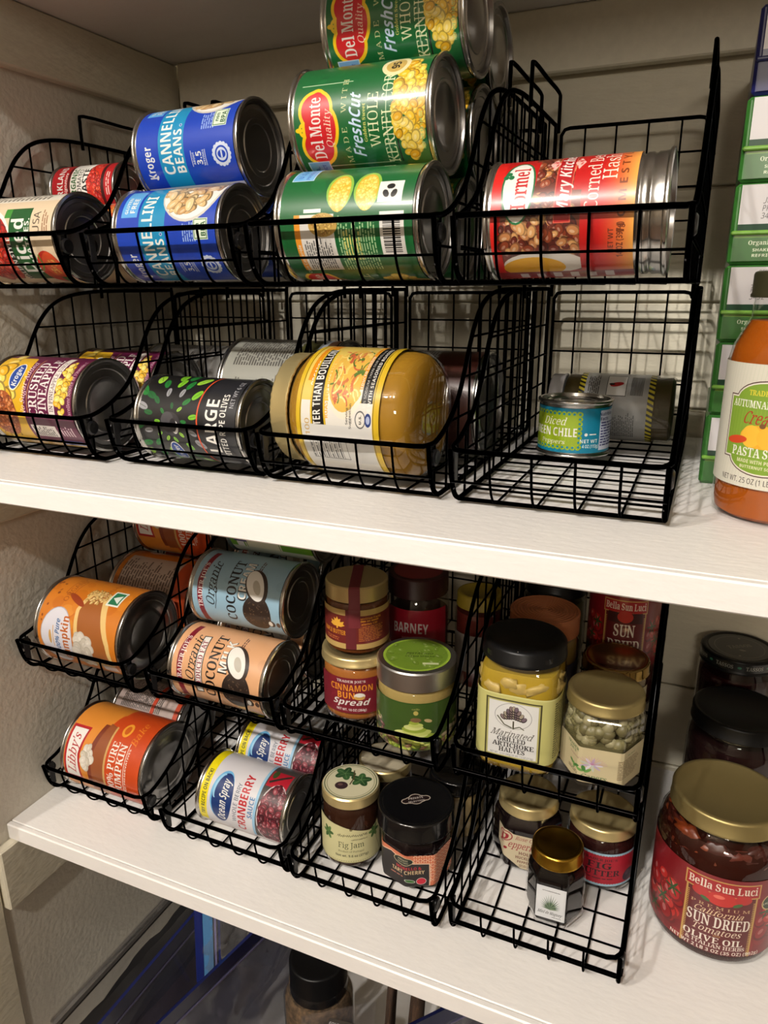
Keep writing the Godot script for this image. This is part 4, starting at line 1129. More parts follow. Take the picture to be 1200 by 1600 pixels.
func art_sauce() -> Art:
	var a := Art.new(900, 480, rgb(216, 212, 196))
	for i in 60: a.line(i * 16, 0, i * 16 - 50, 480, 1.2, rgb(196, 200, 176))
	var br := rgb(70, 36, 36)
	for e in 3:
		var c = [br, rgb(226, 220, 206), br][e] if e < 2 else rgb(126, 160, 50); var g = [10.0, 6.0, 0.0][e]
		a.rect(290 - g, 130 - g, 320 + 2 * g, 230 + 2 * g, c); a.ell(450, 140, 130 + g, 70 + g, c); a.ell(450, 355, 130 + g, 66 + g, c)
	for i in 20: a.line(310 + i * 15, 130, 300 + i * 15, 360, 1.5, rgb(140, 172, 66))
	a.text("TRADER JOE'S", 450, 108, 20, rgb(226, 206, 60), {"f": "sb", "w": 160}); a.text("AUTUMNAL HARVEST", 450, 152, 28, WHITE, {"f": "sb", "w": 300}); a.text("Creamy", 450, 204, 48, rgb(176, 40, 30), {"f": "s", "sl": 0.35, "w": 170})
	a.ell(440, 276, 86, 46, rgb(232, 170, 40)); a.ell(400, 276, 40, 44, rgb(240, 186, 56)); a.ell(470, 278, 46, 44, rgb(238, 180, 50)); a.ell(440, 232, 12, 10, rgb(120, 80, 40)); a.ell(340, 296, 46, 16, rgb(206, 70, 30), -0.15); a.ell(560, 290, 40, 30, rgb(206, 120, 50))
	a.text("PASTA SAUCE", 450, 338, 36, WHITE, {"f": "sb", "w": 250}); a.text("MADE WITH PUMPKIN", 450, 374, 14, rgb(226, 220, 190), {"w": 190}); a.text("BUTTERNUT SQUASH", 450, 396, 12, rgb(226, 220, 190), {"w": 160})
	a.text("NET WT. 25 OZ (1 LB 9 OZ) 709g", 450, 452, 22, rgb(60, 50, 50), {"w": 330, "f": "r"})
	return a

func art_carton(navy: bool, sd: int) -> Art:
	# the folded top of a broth carton, seen end on
	var g := rgb(48, 102, 40) if not navy else rgb(34, 36, 96)
	var a := Art.new(560, 150, g)
	if not navy:
		a.rect(0, 0, 560, 22, rgb(120, 164, 60))
		a.text("Organic Roasted Chicken Broth" if sd % 2 else "Organic Chicken Broth", 250, 50, 24, rgb(222, 226, 200), {"f": "sb", "w": 380})
	a.text("SHAKE WELL FOR BEST RESULTS", 250, 90, 16, rgb(222, 226, 200), {"w": 340}); a.text("REFRIGERATE AFTER OPENING", 250, 120, 16, rgb(222, 226, 200), {"w": 340})
	return a

func art_flap(navy: bool) -> Art:
	var a := Art.new(560, 170, rgb(218, 214, 214))
	a.rect(0, 146, 560, 24, rgb(22, 66, 44) if not navy else rgb(34, 36, 96)); a.text("To Open" if not navy else "DO NOT USE", 260, 158, 13, rgb(222, 226, 220))
	var c := rgb(90, 88, 90)
	a.text("BEST IF USED BY", 200, 18, 13, c, {"f": "r", "w": 160}); a.text("JUL 23 2025", 180, 60, 22, c, {"f": "m", "w": 170, "sl": 0.15}); a.text("PFD 63E 0412", 182, 88, 21, c, {"f": "m", "w": 174, "sl": 0.15}); a.text("3432", 124, 116, 21, c, {"f": "m", "w": 62, "sl": 0.15})
	return a

func art_fold() -> Art:
	var a := Art.new(200, 300, rgb(70, 66, 62))
	a.text("FOLD & FILL", 100, 40, 24, rgb(200, 200, 205), {"w": 170})
	a.frame(50, 80, 100, 150, 6, rgb(190, 190, 196)); a.path([Vector2(60, 220), Vector2(140, 90)], 5, rgb(190, 190, 196)); a.path([Vector2(60, 110), Vector2(100, 80), Vector2(140, 110)], 5, rgb(190, 190, 196)); a.frame(70, 110, 60, 80, 4, rgb(190, 190, 196))
	return a

# ---------------------------------------------------------------- the scene
func _ready():
	var cam := Camera3D.new(); cam.name = "camera"
	cam.position = Vector3(0.5886, 0.1493, 0.4023); cam.rotation = Vector3(-0.2974, 0.4123, -0.0058)
	cam.fov = 70.0; cam.near = 0.01; cam.current = true
	add_child(cam)
	var we := WorldEnvironment.new(); we.name = "environment"
	var env := Environment.new()
	env.background_mode = Environment.BG_COLOR; env.background_color = Color(0.02, 0.02, 0.02)
	env.tonemap_mode = Environment.TONE_MAPPER_LINEAR; env.tonemap_exposure = 1.0
	env.sdfgi_enabled = true; env.ssao_enabled = true; env.ssil_enabled = true
	we.environment = env; add_child(we)
	materials()
	room()
	ceiling_lamp()
	added_fill_lamp()
	baskets()
	upper_shelf_goods()
	lower_shelf_goods()
	bottom_goods()

func materials():
	M.wire = mat(rgb(36, 36, 38), 0.38, 0.0, {"spec": 0.5})
	M.plastic = mat(rgb(20, 20, 22), 0.32)
	M.tin = mat(rgb(196, 194, 190), 0.24, 1.0)
	M.tin_dull = mat(rgb(176, 174, 172), 0.30, 1.0)
	M.glass = mat(Color(0.12, 0.13, 0.12), 0.03, 0.0, {"alpha": 0.015, "spec": 0.5})
	M.gold = mat(rgb(214, 194, 138), 0.34, 0.75)
	M.dull_gold = mat(rgb(158, 142, 94), 0.45, 0.85)
	M.brass = mat(rgb(190, 150, 56), 0.26, 1.0)
	M.silver = mat(rgb(200, 200, 198), 0.34, 1.0)
	M.black_lid = mat(rgb(14, 14, 15), 0.16, 0.0, {"coat": 0.5})
	M.black_mat = mat(rgb(11, 11, 12), 0.36, 0.0, {"spec": 0.35})
	M.copper = mat(rgb(170, 104, 66), 0.42, 0.3)
	M.shelf = painted(rgb(226, 223, 219), 0.40, 0.02, 4, 3, Vector3(5, 14, 14), 1.0, 0.012)
	M.wall = painted(rgb(212, 206, 192), 0.55, 0.03, 5, 7, Vector3(7, 7, 7), 1.6, 0.02)
	M.board = painted(rgb(212, 205, 184), 0.5, 0.02, 4, 11, Vector3(4, 18, 18), 1.6, 0.02)
	M.trim = painted(rgb(212, 205, 184), 0.45, 0.02, 4, 13, Vector3(20, 20, 3), 2.0, 0.03)
	M.room = mat(rgb(128, 116, 98), 0.8)
	M.room_floor = mat(rgb(84, 60, 42), 0.5)

func room():
	# the shelves' recess
	var back_h := 2.5
	var wb := structure("wall_back", block(Vector3(1.30, back_h, 0.03), 0.0), M.board, Vector3(0.60, 0.15, WALL_Z - 0.022))
	var y := TOP_Y - 0.059
	var i := 0
	while y > -0.9:
		part(wb, "board", block(Vector3(1.30, 0.1035, 0.008), 0.0012), M.board, Vector3(0.0, y - 0.0525 - 0.15, 0.018))
		y -= 0.1058; i += 1
	structure("wall_left", block(Vector3(0.10, 2.45, 0.46), 0.0), M.wall, Vector3(WALL_X - 0.05, 0.18, -0.19))
	structure("wall_right", block(Vector3(0.10, 2.45, 0.46), 0.0), M.wall, Vector3(1.22, 0.18, -0.19))
	structure("trim_1", block(Vector3(0.07, 2.4, 0.05), 0.003), M.trim, Vector3(WALL_X - 0.031, 0.15, 0.014))
	# cleats under the shelves
	structure("trim_2", block(Vector3(0.014, 0.056, 0.40), 0.0015), M.trim, Vector3(WALL_X + 0.007, TOP_Y - 0.0285, -0.208))
	structure("trim_3", block(Vector3(1.19, 0.056, 0.014), 0.0015), M.trim, Vector3(0.57, TOP_Y - 0.0285, WALL_Z + 0.008))
	structure("trim_4", block(Vector3(0.012, 0.052, 0.385), 0.0015), M.trim, Vector3(WALL_X + 0.006, -0.0452, -0.215))
	structure("trim_5", block(Vector3(0.012, 0.075, 0.396), 0.0015), M.trim, Vector3(WALL_X + 0.006, -SH - 0.0565, -0.2095))
	shelf("white painted shelf board above the two upper rows of wire baskets", TOP_Y + 0.0187, 0.0, M.shelf)
	shelf("white painted shelf carrying the beans, corn and broth cartons", 0.0, 0.0, M.shelf)
	shelf("white painted shelf carrying the pumpkin tins and jam jars", -SH, -0.032, M.shelf)
	shelf("white painted shelf under the zip bags", -0.78, -0.032, M.shelf)
	# the room the recess opens into
	structure("wall_front", block(Vector3(4.2, 2.6, 0.08), 0.0), M.room, Vector3(0.4, 0.15, 2.6))
	structure("wall_far_left", block(Vector3(0.08, 2.6, 2.8), 0.0), M.room, Vector3(-1.7, 0.15, 1.25))
	structure("wall_far_right", block(Vector3(0.08, 2.6, 2.8), 0.0), M.room, Vector3(2.4, 0.15, 1.25))
	structure("wall_beside_left", block(Vector3(1.6, 2.6, 0.06), 0.0), M.room, Vector3(-0.90, 0.15, 0.0))
	structure("wall_beside_right", block(Vector3(1.3, 2.6, 0.06), 0.0), M.room, Vector3(1.82, 0.15, 0.0))
	structure("ceiling", block(Vector3(4.2, 0.06, 3.2), 0.0), M.room, Vector3(0.4, 1.43, 1.05))
	structure("floor", block(Vector3(4.2, 0.06, 3.2), 0.0), M.room_floor, Vector3(0.4, -1.08, 1.05))

func shelf(label: String, top: float, front: float, m: Material):
	var t := thing("pantry_shelf", label, "shelf", Vector3(0.5615, top, front))
	var dep := front - WALL_Z - 0.006
	part(t, "board", block(Vector3(1.2145, 0.0187, dep - 0.0065), 0.0008), m, Vector3(0, -0.00935, -0.0065 - (dep - 0.0065) * 0.5 - 0.0003))
	part(t, "edge_strip", block(Vector3(1.2145, 0.0187, 0.0064), 0.0012), m, Vector3(0, -0.00935, -0.0032))

func ceiling_lamp():
	var t := thing("ceiling_lamp", "three-bulb lamp bar fixed under the room ceiling", "lamp", Vector3(0.06, 1.40, 1.50))
	part(t, "bar", block(Vector3(1.0, 0.03, 0.07), 0.006), M.silver, Vector3(0, -0.015, 0))
	var em := StandardMaterial3D.new()
	em.albedo_color = Color(1, 0.95, 0.85); em.emission_enabled = true; em.emission = Color(1.0, 0.975, 0.945); em.emission_energy_multiplier = 6.0
	for x in [-0.40, 0.0, 0.40]:
		part(t, "socket", loft(v2s([0, 0, 0.016, 0, 0.018, 0.035, 0, 0.035]), [], 16), M.silver, Vector3(x, -0.062, 0))
		var b := part(t, "bulb", loft(v2s([0, -0.062, 0.012, -0.060, 0.022, -0.053, 0.029, -0.042, 0.031, -0.031, 0.028, -0.018, 0.019, -0.006, 0.013, 0, 0, 0]), [], 20), em, Vector3(x, -0.062, 0))
		b.cast_shadow = GeometryInstance3D.SHADOW_CASTING_SETTING_ON
		var l := OmniLight3D.new(); l.name = "bulb_light"
		l.position = Vector3(x, -0.095, 0); l.light_energy = 1.85; l.light_color = Color(1.0, 0.975, 0.945); l.light_size = 0.03; l.omni_range = 8.0; l.omni_attenuation = 2.0; l.shadow_enabled = true
		t.add_child(l, true)

func added_fill_lamp():
	# an added fill light behind the viewer, put in to brighten the shelf fronts
	var t := thing("added_fill_lamp", "added fill light panel on the opposite side of the room", "lamp", Vector3(0.95, 0.62, 2.55))
	part(t, "panel_mount", block(Vector3(0.06, 0.10, 0.05), 0.004), M.silver, Vector3(0, 0, -0.01))
	var em := StandardMaterial3D.new()
	em.albedo_color = Color(1, 0.95, 0.86); em.emission_enabled = true; em.emission = Color(1.0, 0.96, 0.90); em.emission_energy_multiplier = 2.0
	part(t, "glow_panel", block(Vector3(0.34, 0.24, 0.05), 0.008), em, Vector3(0, 0, -0.065))
	var l := AreaLight3D.new(); l.name = "fill_light"
	l.area_size = Vector2(0.34, 0.24); l.position = Vector3(0, 0, -0.095); l.light_energy = 0.9; l.light_color = Color(1.0, 0.96, 0.90); l.area_range = 8.0; l.area_attenuation = 2.0; l.shadow_enabled = true
	t.add_child(l, true)

func baskets():
	var proto := make_basket()
	var dxs := [[-0.0012, 0.0043, -0.0003, -0.0007], [-0.003, 0.0019, 0.003, -0.004], [-0.0029, 0.0067, 0.0013, -0.0013], [-0.0047, 0.005, -0.0015, -0.0022]]
	var dzs := [[0.0016, -0.0042, -0.0009, 0.0023], [0.003, -0.0031, 0.0039, -0.0026], [-0.004, 0.0019, 0.0052, -0.0011], [0.0005, -0.0008, 0.0003, -0.0018]]
	var what := [["crushed pineapple tins", "black olive tin", "lying bouillon jar", "small green chile tin"], ["diced tomato tin", "cannellini bean tins", "stacked corn tins", "corned beef hash tin"], ["large pumpkin tin with the red label flag", "cranberry sauce tins", "fig jam jar", "small hexagonal honey jar"], ["pumpkin tin with the pie slice", "coconut milk and cream tins", "cinnamon spread and pistachio jars", "artichoke and caper jars"]]
	for row in 4:
		for c in 4:
			var x = (-0.0381 if row < 2 else -0.0338) + c * BP + dxs[row][c]
			var y = [0.0, 0.149, -SH, -SH + 0.156][row]
			var z = (-0.0648 if row < 2 else -0.0748) + dzs[row][c]
			var b: Node3D = proto if row == 0 and c == 0 else proto.duplicate()
			b.name = numbered("wire_basket"); add_child(b); b.position = Vector3(x, y, z)
			tag(b, "black wire basket holding the " + what[row][c], "basket", "stacked black wire baskets")

func upper_shelf_goods():
	var f1 := 0.1552; var f0 := 0.0062
	var r := 0.0358; var h := 0.106
	var mc := print_mat(art_cannellini()); var mk := print_mat(art_corn()); var md := print_mat(art_diced())
	# upper row
	can("hash_tin", "red corned beef hash tin with bare ribbed steel at its end", r, 0.109, print_mat(art_hash()), Vector3(0.504, f1 + r, -0.1065), {"roll": 12, "l0": 0.17, "ribs": 0.17, "tilt": 1.0})
	var cr := 0.0375
	var g := "sweet corn tins stacked in one wire basket"
	can("corn_tin", "green corn tin turned back side out behind the basket lip", cr, 0.109, mk, Vector3(0.353, f1 + cr, -0.108), {"roll": 117, "group": g})
	can("corn_tin", "green corn tin lying on the one with its barcode showing", cr, 0.109, mk, Vector3(0.350, f1 + cr + 0.0716, -0.138), {"roll": -12, "group": g})
	can("corn_tin", "green corn tin topmost of its stack, under the shelf board", cr, 0.109, mk, Vector3(0.359, f1 + cr + 0.1404, -0.174), {"roll": -6, "group": g})
	can("corn_tin", "tin directly behind the topmost corn tin, only its steel end showing", cr, 0.109, mk, Vector3(0.352, f1 + cr + 0.1364, -0.2610), {"group": g})
	for p in [[0.0, -0.1860, "second corn tin from the lip in the bottom layer"], [0.0, -0.2640, "third corn tin from the lip in the bottom layer"], [0.0697, -0.2205, "corn tin of the middle layer behind the one facing out"], [0.0697, -0.3017, "rearmost corn tin of the middle layer, against the basket back"]]:
		can("corn_tin", p[2], cr, 0.109, mk, Vector3(0.352, f1 + cr + p[0], p[1]), {"group": g})
	g = "cannellini bean tins in one wire basket"
	can("bean_tin", "blue cannellini bean tin behind the lip, bowl of beans facing up", r, 0.104, mc, Vector3(0.191, f1 + r, -0.120), {"roll": -14, "group": g})
	can("bean_tin", "blue cannellini bean tin lying on top of the other", r, 0.104, mc, Vector3(0.187, f1 + r + 0.0662, -0.157), {"roll": 16, "group": g, "tilt": 1.2})
	can("bean_tin", "blue bean tin hidden behind the lower cannellini tin", r, 0.104, mc, Vector3(0.19, f1 + r, -0.1955), {"group": g})
	g = "tomato tins in one wire basket"
	can("tomato_tin", "beige and green diced tomato tin behind the basket lip", r, h, md, Vector3(0.040, f1 + r, -0.106), {"roll": -8, "group": g})
	can("tomato_tin", "diced tomato tin in the row behind, mostly hidden", r, h, md, Vector3(0.036, f1 + r, -0.1808), {"roll": 90, "group": g})
	can("tomato_tin", "diced tomato tin farthest back under the paste tins", r, h, md, Vector3(0.036, f1 + r, -0.2556), {"roll": 90, "group": g})
	var mp := print_mat(art_paste())
	can("paste_tin", "small red tomato paste tin lying above the diced tomatoes", 0.0255, 0.084, mp, Vector3(0.006, f1 + r + 0.0522, -0.2182), {"roll": -4})
	can("paste_tin", "second small red paste tin, half hidden behind the first", 0.0255, 0.084, mp, Vector3(0.050, f1 + r + 0.0520, -0.2930), {"roll": -20})
	# lower row
	var mpi := print_mat(art_pineapple())
	can("pineapple_tin", "plum and yellow crushed pineapple tin behind the basket lip", 0.0415, 0.111, mpi, Vector3(0.034, f0 + 0.0415, -0.1125), {"roll": 12})
	can("pineapple_tin", "second crushed pineapple tin lying behind the first", 0.0415, 0.111, mpi, Vector3(0.044, f0 + 0.0415, -0.1985), {"roll": 10})
	can("plain_tin", "tin with pale small-print label behind the pineapple tins", 0.0415, 0.111, print_mat(art_paper(rgb(176, 174, 170), [[0, 20, rgb(150, 150, 150)]], 4)), Vector3(0.062, f0 + 0.0415, -0.2845), {"roll": 30})
	can("olive_tin", "black olive tin with green leaves printed round an olive", r, h, print_mat(art_olives()), Vector3(0.203, f0 + r, -0.1105), {"roll": 6, "tilt": 0.0})
	can("plain_tin", "olive green tin with small print behind the black olive tin", 0.049, 0.113, print_mat(art_paper(rgb(150, 150, 140), [[205, 70, rgb(74, 74, 36)], [255, 20, rgb(176, 186, 196)], [275, 25, rgb(90, 60, 40)]], 7)), Vector3(0.238, f0 + 0.049, -0.1976), {"roll": 70})
	can("plain_tin", "tin with grey and dark red label behind the bouillon jar", 0.045, 0.113, print_mat(art_paper(rgb(160, 160, 160), [[190, 110, rgb(60, 26, 18)]], 9)), Vector3(0.362, f0 + 0.045, -0.2215), {"roll": 80})
	# the bouillon jar lies on its side, lid to the left
	var bp := v2s([0, 0.0015, 0.034, 0, 0.043, 0.003, 0.0478, 0.010, 0.049, 0.018, 0.049, 0.092, 0.0475, 0.098, 0.043, 0.103, 0.0405, 0.105, 0.0405, 0.118])
	jar("bouillon_jar", "big glass jar of yellow bouillon paste lying with gold lid sideways", Vector3(0.343, f0 + 0.0496, -0.1205), bp, {"lying": 0.121, "roll": 14, "yaw": -3.0, "fill": mat(rgb(142, 104, 28), 0.6, 0.0, {"spec": 0.2}), "fill_top": 0.104, "lid": {"r": 0.0435, "y": 0.1045, "h": 0.0165, "m": M.gold, "knurl": 90}, "labels": [{"m": print_mat(art_bouillon(), 0.3), "a0": -160, "a1": 160, "y0": 0.0225, "y1": 0.092, "seg": 60}]})
	can("chile_tin", "small teal and lime tin of green chile standing on the wires", 0.0318, 0.049, print_mat(art_chile()), Vector3(0.4845, f0 + 0.0248, -0.2645), {"up": true, "yaw": -10, "l0": 0.09, "l1": 0.88})
	jar("pickle_jar", "lying jar with yellow and black striped tape round its grey label", Vector3(0.508, f0 + 0.032, -0.3335), v2s([0, 0, 0.028, 0, 0.031, 0.004, 0.031, 0.096, 0.028, 0.101, 0.027, 0.112]), {"lying": 0.115, "roll": 10, "fill": mat(rgb(70, 58, 24), 0.5), "fill_top": 0.1, "lid": {"r": 0.0295, "y": 0.101, "h": 0.014, "m": mat(rgb(196, 196, 200), 0.4)}, "labels": [{"m": print_mat(art_hazard()), "a0": -170, "a1": 170, "y0": 0.018, "y1": 0.086}]})
	# right of the baskets
	var sp := v2s([0, 0.002, 0.036, 0, 0.041, 0.003, 0.042, 0.010, 0.042, 0.104, 0.0405, 0.112, 0.036, 0.122, 0.032, 0.130, 0.031, 0.150])
	jar("pasta_sauce_jar", "tall glass jar of orange autumn pasta sauce with olive lid", Vector3(0.643, 0.0002, -0.142), sp, {"yaw": -24, "fill": mat(rgb(146, 72, 10), 0.6, 0.0, {"spec": 0.2}), "fill_top": 0.128, "lid": {"r": 0.0335, "y": 0.142, "h": 0.016, "m": mat(rgb(48, 46, 28), 0.4)}, "labels": [{"m": print_mat(art_sauce(), 0.5), "a0": -100, "a1": 100, "y0": 0.025, "y1": 0.103}]})
	var flap := print_mat(art_flap(false), 0.3); var nflap := print_mat(art_flap(true), 0.3)
	var gm := mat(rgb(48, 102, 40), 0.3); var nm := mat(rgb(34, 36, 96), 0.3)
	var cg := print_mat(art_carton(false, 1), 0.3); var cn := print_mat(art_carton(true, 2), 0.3)
	var cw := 0.095; var ch := 0.0545
	for k in 6:
		var navy := k == 5
		var t := thing("broth_carton", "navy broth carton topmost of the stack of cartons" if navy else ["green broth carton at the foot of the stack, on the shelf", "green broth carton second from the shelf in its stack", "green broth carton third from the shelf in its stack", "green broth carton fourth from the shelf in its stack", "green broth carton just under the navy one"][k], "carton", Vector3(0.592 + [0.0, 0.001, 0.0004, 0.001, 0.0016, 0.003][k], k * ch + 0.0002, -0.206), "stacked broth cartons")
		part(t, "box", block(Vector3(cw, ch - 0.0005, 0.190), 0.0022), nm if navy else gm, Vector3(cw / 2, ch / 2, -0.099))
		part(t, "end_print", sheet(cw - 0.006, 0.0185), cn if navy else cg, Vector3(cw / 2, 0.0118, -0.0036))
		var f := part(t, "flap", block(Vector3(cw - 0.007, 0.0312, 0.0018), 0.0005), nm if navy else gm, Vector3(cw / 2, 0.0380, -0.0030)); f.rotation.x = 0.06
		part(f, "flap_print", sheet(cw - 0.0082, 0.0300), nflap if navy else flap, Vector3(0, 0, 0.00115))
		part(t, "fold_ridge", block(Vector3(cw - 0.001, 0.0028, 0.0042), 0.0009), mat(rgb(110, 156, 60), 0.35) if not navy else nm, Vector3(cw / 2, 0.0216, -0.0026))

func lower_shelf_goods():
	var f1 := -SH + 0.1622; var f0 := -SH + 0.0062
	var r := 0.0358; var h := 0.106
	var mpu := print_mat(art_pumpkin()); var ml := print_mat(art_flag_pumpkin())
	can("pumpkin_tin", "orange pumpkin tin printed with a slice of pie and cream", 0.045, 0.112, mpu, Vector3(0.038, f1 + 0.045, -0.126), {"roll": 28})
	can("pumpkin_tin", "orange tin with pale ingredient panel behind the pie-slice tin", 0.045, 0.112, mpu, Vector3(0.048, f1 + 0.045, -0.2190), {"roll": 165})
	can("pumpkin_tin", "pumpkin tin farthest back in the upper pumpkin basket", 0.045, 0.112, ml, Vector3(0.045, f1 + 0.045, -0.3120))
	can("pumpkin_tin", "red-orange pumpkin tin lying highest, up under the shelf edge", 0.045, 0.112, ml, Vector3(0.053, f1 + 0.045 + 0.0804, -0.2655), {"roll": 20})
	var mm := print_mat(art_coconut(false)); var mcr := print_mat(art_coconut(true))
	can("coconut_tin", "peach coconut milk tin behind the basket lip", r, h, mm, Vector3(0.205, f1 + r, -0.117), {"roll": 20, "tilt": -1.0})
	can("coconut_tin", "pale blue coconut cream tin lying on the coconut milk", r, h, mcr, Vector3(0.2075, f1 + r + 0.0650, -0.1537), {"roll": 14})
	can("coconut_tin", "coconut tin in the row behind, hidden by the milk tin", r, h, mm, Vector3(0.206, f1 + r, -0.1920), {"roll": 20})
	can("coconut_tin", "blue coconut tin behind the cream tin, mostly hidden", r, h, mcr, Vector3(0.206, f1 + r + 0.0650, -0.2290), {"roll": 14})
	can("chile_verde_tin", "lime green tin lying on the coconut tins under the shelf", 0.0335, 0.1, print_mat(art_green()), Vector3(0.222, f1 + r + 0.1272, -0.1913), {"roll": 34})
	can("pumpkin_tin", "big orange pumpkin tin with a red and white name flag", 0.046, 0.112, ml, Vector3(0.046, f0 + 0.046, -0.127), {"roll": 24})
	can("pumpkin_tin", "smaller pinkish small-print tin behind the flag-labelled pumpkin tin", 0.0375, 0.1, print_mat(art_paper(rgb(196, 176, 168), [[170, 16, rgb(206, 70, 40)], [280, 20, rgb(206, 80, 50)]], 12)), Vector3(0.020, f0 + 0.0375, -0.2138), {"roll": 70})
	var mcb := print_mat(art_cranberry())
	can("cranberry_tin", "white and yellow cranberry sauce tin behind the basket lip", r, 0.104, mcb, Vector3(0.210, f0 + r, -0.131), {"roll": 26, "tilt": -1.0})
	can("cranberry_tin", "second cranberry sauce tin lying behind the first", r, 0.104, mcb, Vector3(0.206, f0 + r, -0.2058), {"roll": 26})
	# jars standing in the third basket, upper row
	var cp := v2s([0, 0.001, 0.028, 0, 0.0318, 0.003, 0.0325, 0.008, 0.0325, 0.052, 0.031, 0.0555, 0.029, 0.057, 0.029, 0.064])
	jar("spread_jar", "glass jar of cinnamon spread with maroon label and gold lid", Vector3(0.317, f1, -0.1545), cp, {"yaw": 14, "fill": mat(rgb(150, 92, 40), 0.6, 0.0, {"spec": 0.2}), "fill_top": 0.0575, "lid": {"r": 0.033, "y": 0.0575, "h": 0.0092, "m": M.gold}, "labels": [{"m": print_mat(art_cinnamon(), 0.5), "a0": -62, "a1": 62, "y0": 0.012, "y1": 0.048}]})
	var mj := v2s([0, 0.001, 0.025, 0, 0.0288, 0.003, 0.0292, 0.008, 0.0292, 0.049, 0.0275, 0.052, 0.0265, 0.053, 0.0265, 0.064])
	jar("maple_butter_jar", "maple butter jar with maroon seal strip standing on the cinnamon spread", Vector3(0.318, f1 + 0.0670, -0.1535), mj, {"yaw": 10, "fill": mat(rgb(90, 48, 20), 0.7, 0.0, {"spec": 0.1}), "fill_top": 0.051, "lid": {"r": 0.0285, "y": 0.053, "h": 0.0145, "m": M.gold, "flat": 1}, "labels": [{"m": print_mat(art_maple(), 0.45), "a0": -115, "a1": 115, "y0": 0.009, "y1": 0.047}, {"m": mat(rgb(104, 34, 40), 0.5), "a0": 1, "a1": 21, "y0": 0.030, "y1": 0.0520, "off": 0.0008, "seg": 4}]})
	var mb: Node3D = get_node("maple_butter_jar")
	part(mb, "seal_strip", loft(v2s([0.0298, 0.0460, 0.0298, 0.0500, 0.0291, 0.0535, 0.0290, 0.0668, 0.0276, 0.0681]), [], 4, deg_to_rad(1), deg_to_rad(21)), mat(rgb(104, 34, 40), 0.5))
	var st := part(mb, "seal_strip", block(Vector3(0.0098, 0.0006, 0.054), 0.0002), mat(rgb(104, 34, 40), 0.5), Vector3(0, 0.0679, 0)); st.rotation.y = deg_to_rad(11)
	var pj := v2s([0, 0.001, 0.030, 0, 0.0345, 0.004, 0.0352, 0.009, 0.0352, 0.056, 0.034, 0.059, 0.033, 0.060, 0.033, 0.066])
	jar("pistachio_jar", "green pistachio cream jar with wide silver lid", Vector3(0.384, f1, -0.1355), pj, {"yaw": 20, "fill": mat(rgb(150, 130, 76), 0.6, 0.0, {"spec": 0.2}), "fill_top": 0.0605, "lid": {"r": 0.0352, "y": 0.0605, "h": 0.0175, "m": M.silver, "flat": 1, "art": print_mat(art_pist_lid(), 0.35), "ar": 0.0295}, "labels": [{"m": print_mat(art_pistachio(), 0.4), "a0": -120, "a1": 120, "y0": 0.005, "y1": 0.051}]})
	var by := v2s([0, 0, 0.029, 0, 0.031, 0.003, 0.031, 0.088, 0.029, 0.096, 0.027, 0.100, 0.027, 0.118])
	jar("almond_butter_jar", "red-labelled almond butter jar with dark ribbed lid", Vector3(0.351, f1, -0.2245), by, {"yaw": 4, "fill": mat(rgb(70, 44, 30), 0.5), "fill_top": 0.08, "lid": {"r": 0.0295, "y": 0.100, "h": 0.020, "m": mat(rgb(48, 16, 18), 0.4), "knurl": 60, "flat": 1, "art": mat(rgb(120, 40, 40), 0.5), "ar": 0.024}, "labels": [{"m": print_mat(art_almond(), 0.4), "a0": -75, "a1": 75, "y0": 0.040, "y1": 0.090}]})
	jar("spice_jar", "slim jar with yellow lid behind the pistachio cream", Vector3(0.408, f1, -0.2465), v2s([0, 0, 0.022, 0, 0.024, 0.003, 0.024, 0.080, 0.021, 0.085, 0.021, 0.094]), {"fill": mat(rgb(110, 36, 26), 0.5), "fill_top": 0.08, "lid": {"r": 0.0225, "y": 0.085, "h": 0.014, "m": mat(rgb(150, 130, 40), 0.45)}, "labels": [{"m": mat(rgb(150, 145, 140), 0.6), "a0": -60, "a1": 60, "y0": 0.02, "y1": 0.06}]})
	# third basket, lower row
	var fj := v2s([0, 0.001, 0.024, 0, 0.0285, 0.004, 0.0292, 0.010, 0.0288, 0.060, 0.0275, 0.066, 0.0262, 0.068, 0.0262, 0.076])
	jar("fig_jam_jar", "fig jam jar with cream label and fig leaves on its lid", Vector3(0.3145, f0, -0.1395), fj, {"yaw": 16, "fill": mat(rgb(46, 24, 14), 0.7, 0.0, {"spec": 0.1}), "fill_top": 0.067, "lid": {"r": 0.0283, "y": 0.069, "h": 0.0105, "m": M.gold, "art": print_mat(art_fig_lid(), 0.5), "ar": 0.0272, "flat": 1}, "labels": [{"m": print_mat(art_fig(), 0.55), "a0": -88, "a1": 100, "y0": 0.009, "y1": 0.054, "hi": [Vector2(0, 0.92), Vector2(0.15, 1.0), Vector2(0.4, 0.93), Vector2(0.72, 0.74), Vector2(0.8, 0.82), Vector2(0.88, 0.97), Vector2(1, 1.0)]}]})
	var chp := v2s([0, 0.001, 0.030, 0, 0.0345, 0.005, 0.0358, 0.013, 0.0358, 0.040, 0.0345, 0.048, 0.031, 0.053, 0.030, 0.055, 0.030, 0.066])
